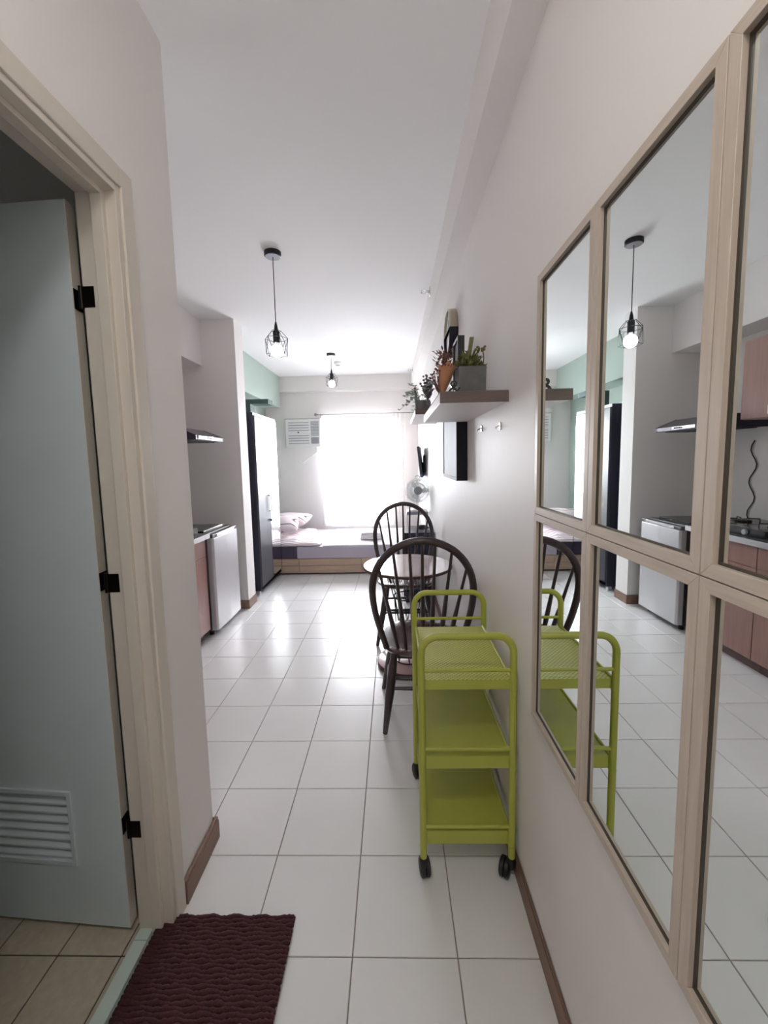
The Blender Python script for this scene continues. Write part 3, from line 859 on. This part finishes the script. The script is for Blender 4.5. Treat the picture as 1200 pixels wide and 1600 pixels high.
# small clear wall hooks
for (y, z, lb) in ((1.829, 1.54, 'small clear plastic wall hook farther from the mirrors'), (1.516, 1.525, 'small clear plastic wall hook closer to the mirrors')):
    t = thing('wall_hook', lb, 'hook', (XR, y, z), group='clear wall hooks')
    bx('plate', 'clear', XR - .004, XR, y - .008, y + .008, z - .014, z + .014, t, bevel=.001)
    B().tube([(XR - .004, y, z + .002), (XR - .014, y, z - .004), (XR - .018, y, z - .010), (XR - .016, y, z - .001)], .0025, 6).obj('hook', 'clear', t, smooth=60)

# ------------------------------------------------------------------ television, fan, cabinet at the right wall
t = thing('television', 'dark wall-mounted television on a bracket near the curtain', 'television', (XR, 5.07, 1.36))
def tvp(u, v, wd):   # u along the set, v height, wd thickness
    yaw = math.radians(-6); tilt = math.radians(6)
    x = .295 - u * math.sin(yaw) * -1 * -1 + wd * math.cos(yaw) - (v - .18) * math.sin(tilt)
    y = 4.75 + u * math.cos(yaw) + wd * math.sin(yaw)
    return (x, y, 1.20 + v)
def tvbox(b, u0, u1, v0, v1, w0, w1):
    b.rings([[tvp(u0, v0, w0), tvp(u1, v0, w0), tvp(u1, v1, w0), tvp(u0, v1, w0)], [tvp(u0, v0, w1), tvp(u1, v0, w1), tvp(u1, v1, w1), tvp(u0, v1, w1)]])
b = B(); tvbox(b, 0, .56, 0, .36, .004, .03)
b.obj('casing', 'tv', t, bevel=.002)
b = B(); tvbox(b, .006, .554, .006, .354, 0, .0035); b.obj('screen', 'screen', t)
b = B(); b.box(XR - .02, XR, 5.0, 5.16, 1.26, 1.46)
b.tube([(XR - .02, 5.06, 1.36), (tvp(.3, .15, .03)[0], tvp(.3, .15, .03)[1], 1.36)], .015, 8)
b.obj('bracket', 'black', t)

t = thing('bedside_cabinet', 'dark navy box cabinet against the right wall beyond the chairs', 'cabinet', (.235, 4.12, 0))
b = B(); b.box(.088, .385, 3.915, 4.34, .03, .70); b.obj('body', 'navy', t, bevel=.002)
for (z0, z1) in ((.05, .36), (.37, .675)):
    dr = bx('drawer', 'navy', .082, .088, 3.925, 4.33, z0, z1, t, bevel=.001)
    B().tube([(.074, 4.05, (z0 + z1) / 2), (.074, 4.20, (z0 + z1) / 2)], .004, 8).box(.074, .082, 4.05, 4.056, (z0 + z1) / 2 - .003, (z0 + z1) / 2 + .003).box(.074, .082, 4.194, 4.20, (z0 + z1) / 2 - .003, (z0 + z1) / 2 + .003).obj('handle', 'rod', dr)
bx('side_panel', 'navy', .10, .374, 3.910, 3.915, .05, .68, t)
bx('plinth', 'black', .10, .38, 3.925, 4.33, 0, .03, t)
cbx = B()
pts = []
for k in range(90):
    a = k * .55
    pts.append((.29 + (.05 + .012 * math.sin(k * .37)) * math.cos(a), 4.06 + .06 * math.sin(a), .706 + .0003 * k + .012 * abs(math.sin(k * .21))))
cbx.tube(pts, .0035, 5)
tag(cbx.obj('cable_coil', 'black', smooth=80), 'loose black cable coiled on top of the dark cabinet', 'cable')

t = thing('wire_rack', 'slim white wire rack standing behind the dark cabinet', 'rack', (.26, 4.55, 0))
for x in (.15, .365):
    for y in (4.44, 4.66):
        B().tube([(x, y, 0), (x, y, .83)], .006, 8).obj('post', 'white_pl', t, smooth=60)
bx('top_shelf', 'grey_pl', .14, .375, 4.43, 4.67, .805, .84, t, bevel=.004)
for z in (.12, .45):
    sh = B().tube([(.15, 4.44, z), (.365, 4.44, z), (.365, 4.66, z), (.15, 4.66, z)], .004, 6, closed=True).obj('wire_shelf', 'white_pl', t)
    for k in range(6):
        y = 4.46 + .036 * k
        B().tube([(.15, y, z), (.365, y, z)], .0022, 6).obj('shelf_wire', 'white_pl', sh)

t = thing('desk_fan', 'small white electric fan standing on the wire rack', 'fan', (.262, 4.55, .84))
B().lathe([(.10, .84), (.10, .85), (.085, .862), (.02, .868)], (.262, 4.55, 0), 28).obj('base', 'white_pl', t, smooth=40)
B().tube([(.262, 4.57, .865), (.262, 4.575, 1.0), (.262, 4.56, 1.06)], [.014, .012, .016], 10).obj('neck', 'white_pl', t, smooth=60)
fc = (.268, 4.50, 1.068)
gd = B()
for yoff, rr in ((-.035, .085), (-.028, .118), (0, .132), (.035, .118), (.045, .08)):
    gd.tube([(fc[0] + rr * math.cos(k * math.pi / 18), fc[1] + yoff, fc[2] + rr * math.sin(k * math.pi / 18)) for k in range(36)], .003, 5, closed=True)
for k in range(40):
    a = k * math.pi / 20
    gd.tube([(fc[0] + rr * math.cos(a), fc[1] + yo, fc[2] + rr * math.sin(a)) for rr, yo in ((.045, -.036), (.085, -.035), (.118, -.028), (.132, 0), (.118, .035), (.06, .047))], .002, 4)
gd.obj('guard', 'fan_grey', t)
B().lathe([(.045, -.030), (.046, -.038), (.038, -.043), (.004, -.044)], fc, 24, 'Y').obj('badge', 'grey_pl', t, smooth=40)
for k in range(3):
    bl = B(); n = 8
    for i in range(n + 1):
        rr = .02 + .095 * i / n; wd = .8 * math.sin(math.pi * (.15 + .75 * i / n))
        a0 = k * 2.094 - wd / 2; a1 = k * 2.094 + wd / 2
        for aa, yo in ((a0, -.010), ((a0 + a1) / 2, .0), (a1, .012)):
            bl.v.append((fc[0] + rr * math.cos(aa), fc[1] + yo, fc[2] + rr * math.sin(aa)))
    for i in range(n):
        for j in range(2):
            q = i * 3 + j; bl.f.append((q, q + 1, q + 4, q + 3))
    o = bl.obj('blade', 'white_pl', t, smooth=180); md = o.modifiers.new('solid', 'SOLIDIFY'); md.thickness = .002
B().lathe([(.05, .045), (.052, .06), (.05, .11), (.035, .125), (.004, .127)], fc, 20, 'Y').obj('motor', 'white_pl', t, smooth=50)
B().tube([(fc[0] - .03, fc[1] + .05, fc[2] + .125), (fc[0] - .022, fc[1] + .05, fc[2] + .155), (fc[0], fc[1] + .05, fc[2] + .165), (fc[0] + .022, fc[1] + .05, fc[2] + .155), (fc[0] + .03, fc[1] + .05, fc[2] + .125)], .004, 8).obj('carry_handle', 'grey_pl', t, smooth=60)

# ------------------------------------------------------------------ bed
t = thing('bed_platform', 'low light oak bed platform across the far end of the room', 'bed', (-.65, 5.65, 0))
bx('frame', 'bed_wood', -1.98, .37, 4.988, 6.30, .02, .20, t)
bx('plinth', 'slot', -1.96, .35, 5.0, 6.28, 0, .02, t)
for (x0, x1) in ((-1.98, -1.20), (-1.196, -.416), (-.412, .37)):
    dr = bx('drawer_front', 'bed_wood', x0, x1, 4.968, 4.988, .022, .115, t, bevel=.002)
    bx('top_board', 'bed_wood', x0, x1, 4.967, 4.988, .118, .20, t, bevel=.002)
def mattress_mesh(x0, x1, y0, y1, z0, z1):
    b = B(); return b.box(x0, x1, y0, y1, z0, z1)
t = thing('mattress', 'lavender sheeted mattress on the oak platform', 'mattress', (-.65, 5.62, .201))
o = mattress_mesh(-1.226, .36, 4.975, 6.28, .201, .352).obj('sheet', 'sheet', t, bevel=.012, seg=3)
o = mattress_mesh(-1.97, -1.228, 4.973, 6.28, .201, .356).obj('dark_sheet', 'sheet_dark', t, bevel=.012, seg=3)
# comforter: soft, crumpled, swirl printed
b = B(); nx, ny = 40, 30
for j in range(ny + 1):
    for i in range(nx + 1):
        u, v = i / nx, j / ny
        x = -1.96 + u * (1.04 - .30 * abs(v - .1)) ; y = 4.985 + v * 1.2
        e = min(1, 6 * min(u, 1 - u), 6 * min(v, 1 - v))
        z = .366 + .045 * e ** .5 + .012 * math.sin(x * 17 + 4 * y) * math.sin(y * 13) * e + .01 * math.sin(x * 31 - y * 9) * e
        b.v.append((x, y, z))
for j in range(ny):
    for i in range(nx):
        a = j * (nx + 1) + i; b.f.append((a, a + 1, a + nx + 2, a + nx + 1))
o = b.obj('comforter', 'swirl', smooth=180)
md = o.modifiers.new('solid', 'SOLIDIFY'); md.thickness = .006; md.offset = 1
tag(o, 'crumpled pale comforter with dark swirl lines at the left of the bed', 'comforter')
# white sheet over the middle of the bed
b = B(); nx, ny = 30, 24
for j in range(ny + 1):
    for i in range(nx + 1):
        u, v = i / nx, j / ny
        x = -.90 + u * 1.2; y = 4.99 + v * 1.26
        e = min(1, 8 * min(u, 1 - u), 8 * min(v, 1 - v))
        b.v.append((x, y, .358 + .014 * e + .006 * math.sin(x * 23 + y * 7) * e))
for j in range(ny):
    for i in range(nx):
        a = j * (nx + 1) + i; b.f.append((a, a + 1, a + nx + 2, a + nx + 1))
o = b.obj('bed_sheet', 'white_sheet', smooth=180)
md = o.modifiers.new('solid', 'SOLIDIFY'); md.thickness = .004; md.offset = 1
tag(o, 'white top sheet spread over the middle of the bed', 'sheet')
def pillow(cx, cy, cz, sx, sy, sz, rx, rz, mt, label):
    b = B(); n = 18
    for side in (1, -1):
        for j in range(n + 1):
            for i in range(n + 1):
                u, v = -1 + 2 * i / n, -1 + 2 * j / n
                h = ((1 - abs(u) ** 2.6) * (1 - abs(v) ** 2.6)) ** .5 * sz
                pin = 1 - .07 * (abs(u) * abs(v)) ** 2
                b.v.append((u * sx * pin, v * sy * pin, side * h * (1 + .06 * math.sin(5 * u + 3 * v))))
    k = (n + 1) ** 2
    for s in range(2):
        for j in range(n):
            for i in range(n):
                a = s * k + j * (n + 1) + i
                q = (a, a + 1, a + n + 2, a + n + 1)
                b.f.append(q if s == 0 else q[::-1])
    o = b.obj('pillow', mt, smooth=180)
    o.location = (cx, cy, cz); o.rotation_euler = (rx, 0, rz)
    tag(o, label, 'pillow'); return o
pl = pillow(-1.60, 5.42, .515, .30, .22, .075, math.radians(24), math.radians(12), 'swirl', 'plump swirl-printed pillow beside the wardrobe mirror')
pl2 = pillow(-1.55, 5.88, .50, .33, .22, .075, math.radians(10), math.radians(-6), 'swirl', 'swirl-printed pillow lying farther back on the bed')
for k, (sx, sy) in enumerate(((.15, .12), (.145, .115), (.14, .11))):
    b = B(); z0 = .383 + k * .030
    b.box(-.30 - sx, -.30 + sx, 5.36 - sy, 5.36 + sy, z0, z0 + .029)
    o = b.obj('folded_blanket', 'white_sheet', bevel=.012, seg=3)
    tag(o, ('bottom', 'middle', 'top')[k] + ' folded white blanket in the pile on the bed', 'blanket', group='folded blankets on the bed')

# ------------------------------------------------------------------ air conditioner
t = thing('air_conditioner', 'white window air conditioner with louvred front high on the far wall', 'air conditioner', (-1.39, YB, 1.635))
ax0, ax1, az0, az1, ay = -1.675, -1.125, 1.64, 2.075, 6.42
bx('body', 'white_pl', ax0 + .01, ax1 - .01, ay + .02, YB + .02, az0 + .01, az1 - .01, t)
b = B(); b.box(ax0, ax1, ay, ay + .02, az0, az1); b.obj('front_panel', 'white_pl', t, bevel=.008, seg=3)
for k in range(9):
    if k == 4: continue
    z = az0 + .055 + k * .040
    bx('louver', 'grey_pl', ax0 + .045, ax1 - .185, ay - .006, ay + .001, z, z + .010, t)
B().lathe([(.012, -.004), (.012, .001)], (ax0 + .20, ay, az0 + .23), 16, 'Y').obj('badge', 'slot', t)
g = bx('outlet_grille', 'grey_pl', ax1 - .150, ax1 - .03, ay - .003, ay + .001, az0 + .175, az1 - .04, t)
for k in range(9):
    z = az0 + .187 + k * .024
    bx('vane', 'white_pl', ax1 - .146, ax1 - .034, ay - .007, ay - .003, z, z + .008, g)
bx('control_cover', 'grey_pl', ax1 - .150, ax1 - .03, ay - .004, ay + .001, az0 + .05, az0 + .15, t, bevel=.002)
bx('ledge', 'wall_matte', ax0 - .02, ax1 + .02, 6.44, YB, az1 + .012, az1 + .05, t)
o = B().tube([(-1.62, 6.485, 1.45), (-1.55, 6.485, 1.44), (-1.47, 6.485, 1.42), (-1.44, 6.485, 1.38), (-1.38, 6.485, 1.43), (-1.28, 6.485, 1.50), (-1.20, 6.485, 1.56), (-1.20, 6.485, 1.645)], .006, 7).obj('power_cord', 'white_pl', smooth=60)
tag(o, 'white power cord dangling on the wall under the air conditioner', 'cord')

# ------------------------------------------------------------------ wardrobe
t = thing('wardrobe', 'tall black wardrobe with charcoal door and mirror door', 'wardrobe', (-1.70, 4.58, 0))
wx, wy0, wy1, wz = -1.425, 4.185, 4.965, 1.925
bx('side_panel', 'wardrobe', -1.98, wx, wy0, wy0 + .018, .05, wz, t)
bx('side_panel', 'wardrobe', -1.98, wx, wy1 - .018, wy1, .05, wz, t)
bx('back_panel', 'wardrobe', -1.98, -1.97, wy0 + .018, wy1 - .018, .05, wz, t)
bx('top_panel', 'wardrobe', -1.97, wx, wy0 + .018, wy1 - .018, wz - .02, wz, t)
bx('bottom_panel', 'wardrobe', -1.97, wx, wy0 + .018, wy1 - .018, .05, .09, t)
ym = 4.575
bx('cornice', 'white_lam', wx, wx + .004, wy0, wy1, wz - .03, wz, t)
d1 = bx('door', 'wardrobe_door', wx, wx + .018, wy0 + .004, ym - .002, .095, wz - .032, t, bevel=.001)
d2 = bx('door', 'wardrobe', wx, wx + .014, ym + .002, wy1 - .003, .095, wz - .032, t, bevel=.001)
bx('mirror_glass', 'mirror', wx + .014, wx + .018, ym + .010, wy1 - .03, .105, wz - .045, d2)
b = B(); b.tube([(wx + .042, ym - .03, .865), (wx + .042, ym - .03, 1.045)], .006, 8)
b.box(wx + .016, wx + .045, ym - .036, ym - .024, .862, .874); b.box(wx + .016, wx + .045, ym - .036, ym - .024, 1.036, 1.048)
b.obj('handle', 'chrome', d1, smooth=40)
B().lathe([(.012, wx + .018), (.012, wx + .024), (.004, wx + .026)], (0, ym - .03, .765), 14, 'X').box(wx + .024, wx + .045, ym - .032, ym - .028, .750, .778).obj('lock_key', 'chrome', d1)
bx('base_rail', 'wardrobe', wx - .02, wx, wy0 + .02, wy1 - .02, .055, .092, t)
for (x, y) in ((wx - .04, wy0 + .03), (wx - .04, wy1 - .03), (-1.94, wy0 + .03), (-1.94, wy1 - .03)):
    bx('foot', 'chrome', x - .02, x + .02, y - .02, y + .02, 0, .05, t)
t = thing('shelf_board', 'dark green-grey shelf board with upright standing on the wardrobe top', 'shelf', (-1.58, 4.86, wz))
bx('board', 'dark_green', -1.70, -1.435, 4.78, 4.96, 2.092, 2.145, t)
bx('upright', 'dark_green', -1.70, -1.645, 4.78, 4.96, wz + .0005, 2.092, t)

# ------------------------------------------------------------------ kitchen
kx = -1.49
names = ['farthest from the fridge', 'in the middle of the run', 'next to the fridge']
ys_ = [(YE + .004, 1.965), (1.967, 2.545), (2.547, 3.125)]
for (y0, y1), nm in zip(ys_, names):
    t = thing('base_cabinet', 'pink-brown kitchen base cabinet ' + nm, 'cabinet', (-1.74, (y0 + y1) / 2, 0), group='kitchen base cabinets')
    bx('body', 'cab', XL + .002, kx - .018, y0, y1, .085, .828, t)
    bx('kickboard', 'cab_kick', -1.58, -1.555, y0, y1, 0, .085, t)
    dr = bx('drawer', 'cab', kx - .018, kx, y0 + .002, y1 - .002, .685, .825, t, bevel=.0015)
    bx('handle', 'white_pl', kx, kx + .012, (y0 + y1) / 2 - .05, (y0 + y1) / 2 + .05, .745, .760, dr)
    yc = (y0 + y1) / 2
    for (a, b_, hy) in ((y0 + .002, yc - .001, yc - .04), (yc + .001, y1 - .002, yc + .04)):
        dd = bx('door', 'cab', kx - .018, kx, a, b_, .088, .682, t, bevel=.0015)
        bx('handle', 'white_pl', kx, kx + .012, hy - .012, hy + .012, .615, .640, dd)
t = thing('worktop', 'dark grey kitchen worktop with aluminium front edge', 'worktop', (-1.73, 2.25, .829))
bx('slab', 'counter', XL + .002, -1.462, YE + .003, 3.135, .829, .866, t)
bx('front_edge', 'counter_edge', -1.4618, -1.455, YE + .003, 3.135, .829, .866, t)
t = thing('gas_stove', 'black glass cooktop on the worktop beside the fridge', 'stove', (-1.74, 2.86, .8665))
bx('body', 'stove', -1.95, -1.54, 2.56, 3.12, .8665, .915, t, bevel=.004)
for y in (2.70, 2.98):
    g = B().lathe([(.055, .915), (.055, .925), (.03, .930), (.004, .931)], (-1.75, y, 0), 20).obj('burner', 'dark_metal', t, smooth=40)
    for a in range(4):
        q = a * math.pi / 2 + .4
        B().tube([(-1.75 + .03 * math.cos(q), y + .03 * math.sin(q), .936), (-1.75 + .10 * math.cos(q), y + .10 * math.sin(q), .936), (-1.75 + .10 * math.cos(q), y + .10 * math.sin(q), .915)], .004, 6).obj('grate_bar', 'dark_metal', g)
    B().lathe([(.018, -1.54), (.018, -1.525), (.004, -1.524)], (0, y, .89), 14, 'X').obj('knob', 'grey_pl', t, smooth=40)
# fridge
t = thing('mini_fridge', 'small silver-door fridge with charcoal body under the range hood', 'fridge', (-1.72, 3.43, 0))
bx('body', 'fridge_body', -1.96, -1.505, 3.185, 3.675, .04, .835, t, bevel=.006)
b = B(); b.prism([(-1.503, 3.178), (-1.462, 3.178), (-1.450, 3.190), (-1.445, 3.43), (-1.450, 3.670), (-1.462, 3.682), (-1.503, 3.682)], 'Z', .052, .815)
b.obj('door', 'fridge_door', t, bevel=.004)
bx('door_cap', 'fridge_body', -1.503, -1.455, 3.180, 3.680, .8155, .845, t, bevel=.006)
bx('top_cover', 'fridge_body', -1.96, -1.503, 3.180, 3.680, .8355, .85, t, bevel=.004)
bx('handle_strip', 'chrome', -1.4555, -1.448, 3.25, 3.61, .818, .840, t, bevel=.002)
for y in (3.23, 3.63):
    for x in (-1.90, -1.53):
        B().lathe([(.018, 0), (.018, .02), (.012, .04)], (x, y, 0), 12).obj('foot', 'rubber', t)
o = bx('serving_tray', 'stove', -1.93, -1.53, 3.19, 3.56, .8505, .875, bevel=.004)
tag(o, 'flat black tray lying on top of the small fridge', 'tray')
# range hood
t = thing('range_hood', 'slim grey range hood on the kitchen wall above the fridge', 'range hood', (-1.75, 3.35, 1.60))
b = B(); b.prism([(-1.995, 1.60), (-1.50, 1.60), (-1.50, 1.632), (-1.66, 1.70), (-1.995, 1.70)], 'Y', 3.108, 3.598)
b.obj('body', 'hood', t, bevel=.002)
b = B(); b.prism([(-1.995, 1.598), (-1.498, 1.598), (-1.498, 1.634), (-1.66, 1.702), (-1.995, 1.702)], 'Y', 3.10, 3.108)
b.obj('side_panel', 'hood_side', t)
b = B(); b.prism([(-1.995, 1.598), (-1.498, 1.598), (-1.498, 1.634), (-1.66, 1.702), (-1.995, 1.702)], 'Y', 3.598, 3.606)
b.obj('side_panel', 'hood_side', t)
cp = bx('control_panel', 'chrome', -1.4995, -1.494, 3.14, 3.40, 1.606, 1.630, t, bevel=.001)
for k in range(4):
    bx('button', 'slot', -1.494, -1.491, 3.28 + k * .025, 3.293 + k * .025, 1.612, 1.622, cp)
bx('filter', 'slot', -1.95, -1.56, 3.14, 3.57, 1.592, 1.598, t)
# wall cabinets
for k, (y0, y1) in enumerate(((YE + .004, 1.92), (1.924, 2.46), (2.464, 2.99))):
    t = thing('wall_cabinet', 'pink-brown upper kitchen cabinet ' + ('at the bathroom wall', 'in the middle of the row', 'beside the range hood')[k], 'cabinet', (-1.85, (y0 + y1) / 2, 1.64), group='upper kitchen cabinets')
    bx('body', 'cab', XL + .002, -1.715, y0, y1, 1.64, 2.18, t)
    yc = (y0 + y1) / 2
    for (a, b_, hy) in ((y0 + .002, yc - .001, yc - .03), (yc + .001, y1 - .002, yc + .03)):
        dd = bx('door', 'cab', -1.7148, -1.697, a, b_, 1.642, 2.178, t, bevel=.0015)
        bx('handle', 'white_pl', -1.697, -1.685, hy - .010, hy + .010, 1.66, 1.72, dd)
o = B().tube([(XL + .008, 3.20 + .03 * math.sin(k * .9), 1.50 - k * .036) for k in range(18)], .004, 7).obj('hanging_cord', 'black', smooth=60)
tag(o, 'wavy black cord hanging down the kitchen wall above the worktop', 'cord')
t = thing('spiky_plant', 'small spiky green potted plant on the worktop', 'plant', (-1.80, 2.42, .8665))
B().lathe([(.035, .8665), (.05, .91), (.055, .945), (.048, .943), (.045, .93)], (-1.80, 2.42, 0), 18).obj('pot', 'white_pl', t, smooth=40)
fb = B()
for k in range(40):
    a = rnd.uniform(0, 6.28); el = rnd.uniform(.5, 1.4)
    fb.leaf((-1.80, 2.42, .93), (math.cos(a) * math.cos(el), math.sin(a) * math.cos(el), math.sin(el)), (0, 0, 1), rnd.uniform(.09, .16), .012)
fb.obj('leaves', 'euc', t)

# ------------------------------------------------------------------ ceiling fittings
def pendant(x, y, drop, label):
    t = thing('pendant_lamp', label, 'pendant lamp', (x, y, ZC), group='cage pendant lamps')
    B().lathe([(.052, ZC), (.052, ZC - .024), (.048, ZC - .027), (.012, ZC - .028)], (x, y, 0), 32).obj('canopy', 'pend', t, smooth=40)
    B().lathe([(.046, ZC - .0285), (.046, ZC - .030), (.006, ZC - .0305)], (x, y, 0), 32).obj('canopy_plate', 'pend_grey', t, smooth=40)
    zt = ZC - drop
    B().tube([(x, y, ZC - .028), (x, y, zt + .05)], .0028, 8).obj('cord', 'pend', t, smooth=60)
    B().lathe([(.004, zt + .055), (.010, zt + .03), (.014, zt)], (x, y, 0), 12).obj('strain_relief', 'pend', t, smooth=40)
    B().lathe([(.014, zt), (.021, zt - .004), (.021, zt - .075), (.016, zt - .08)], (x, y, 0), 18).obj('socket', 'pend', t, smooth=40)
    zb = zt - .125
    bulb = B().ball((x, y, zb), .040, 20, 14).obj('bulb', 'bulb', t, smooth=80)
    # faceted cage
    r0, r1, n = .030, .072, 6
    z0, z1, z2 = zt - .002, zt - .050, zt - .150
    top = [(x + r0 * math.cos(k * math.pi / 3), y + r0 * math.sin(k * math.pi / 3), z0) for k in range(6)]
    mid = [(x + r1 * math.cos(k * math.pi / 3), y + r1 * math.sin(k * math.pi / 3), z1) for k in range(6)]
    bot = [(x + r1 * .93 * math.cos((k + .5) * math.pi / 3), y + r1 * .93 * math.sin((k + .5) * math.pi / 3), z2) for k in range(6)]
    cg = B(); R = .0017
    cg.tube(top, R, 5, closed=True); cg.tube(mid, R, 5, closed=True); cg.tube(bot, R, 5, closed=True)
    for k in range(6):
        cg.tube([top[k], mid[k]], R, 5); cg.tube([mid[k], bot[k]], R, 5); cg.tube([mid[(k + 1) % 6], bot[k]], R, 5)
    cg.obj('cage', 'pend', t)
pendant(-.729, 2.671, .475, 'black cage pendant lamp hanging low in the near half of the ceiling')
pendant(-.737, 5.128, .235, 'black cage pendant lamp on a short cord above the bed')
t = thing('smoke_detector', 'small white smoke detector on the ceiling behind the far pendant', 'detector', (-.71, 5.56, ZC))
B().lathe([(.055, ZC), (.055, ZC - .015), (.045, ZC - .035), (.004, ZC - .038)], (-.71, 5.56, 0), 24).obj('housing', 'white_pl', t, smooth=40)
B().lathe([(.030, ZC - .0375), (.030, ZC - .043), (.004, ZC - .044)], (-.71, 5.56, 0), 18).obj('sensor_cap', 'grey_pl', t, smooth=40)
for (y, lb) in ((3.235, 'chrome sidewall sprinkler on the beam nearer the camera'), (5.94, 'chrome sidewall sprinkler on the beam near the window')):
    t = thing('fire_sprinkler', lb, 'sprinkler', (.305, y, 2.665), group='ceiling beam sprinklers')
    B().lathe([(.036, .305), (.034, .300), (.012, .296)], (0, y, 2.675), 20, 'X').obj('escutcheon', 'chrome', t, smooth=40)
    B().lathe([(.010, .297), (.010, .275), (.006, .27)], (0, y, 2.675), 12, 'X').obj('nozzle', 'chrome', t, smooth=40)
    B().tube([(.275, y, 2.685), (.255, y, 2.692), (.240, y, 2.675), (.255, y, 2.658), (.275, y, 2.665)], .003, 6).obj('yoke', 'chrome', t, smooth=60)
    B().lathe([(.016, .240), (.016, .236)], (0, y, 2.675), 12, 'X').obj('deflector', 'chrome', t)

t = thing('ceiling_lamp', 'round white flush ceiling lamp over the entrance hallway', 'ceiling lamp', (-.2, -.15, ZC))
B().lathe([(.17, ZC), (.17, ZC - .03), (.16, ZC - .035)], (-.2, -.15, 0), 32).obj('rim', 'white_pl', t, smooth=40)
B().lathe([(.158, ZC - .034), (.14, ZC - .055), (.09, ZC - .075), (.004, ZC - .082)], (-.2, -.15, 0), 32).obj('diffuser', 'hall_glow', t, smooth=60)

# ------------------------------------------------------------------ bath mat
t = thing('bath_mat', 'dark maroon ribbed chenille mat in front of the bathroom door', 'mat', (-.53, .82, 0))
mx0, mx1, my0, my1 = -.742, -.326, .50, 1.122
bx('backing', 'maroon_dark', mx0 + .004, mx1 - .004, my0, my1, .0075, .012, t)
rib_meshes = []
for var in range(4):
    r2 = random.Random(var)
    b = B(); n = 60; seg = 8
    rings = []
    L_ = mx1 - mx0
    for k in range(n + 1):
        x = -L_ / 2 + L_ * k / n
        wob = .0022 * math.sin(k * .55 + var) + .0012 * r2.uniform(-1, 1)
        rad = .0070 * (1 + .16 * r2.uniform(-1, 1)) * (.6 if k in (0, n) else 1)
        rings.append([(x, wob + rad * math.cos(2 * math.pi * j / seg) * (1 + .1 * r2.uniform(-1, 1)), rad * .8 * math.sin(2 * math.pi * j / seg) * (1 + .15 * r2.uniform(-1, 1))) for j in range(seg)])
    b.rings(rings)
    me = b.mesh('rib'); me.materials.append(M['maroon'])
    me.polygons.foreach_set('use_smooth', [True] * len(me.polygons))
    rib_meshes.append(me)
k = 0; y = my0 + .008
while y < my1 - .004:
    o = bpy.data.objects.new('rib', rib_meshes[k % 4]); C.objects.link(o); o.parent = t
    o.location = Vector(((mx0 + mx1) / 2, y, .0165)) - t.location
    y += .0112; k += 1
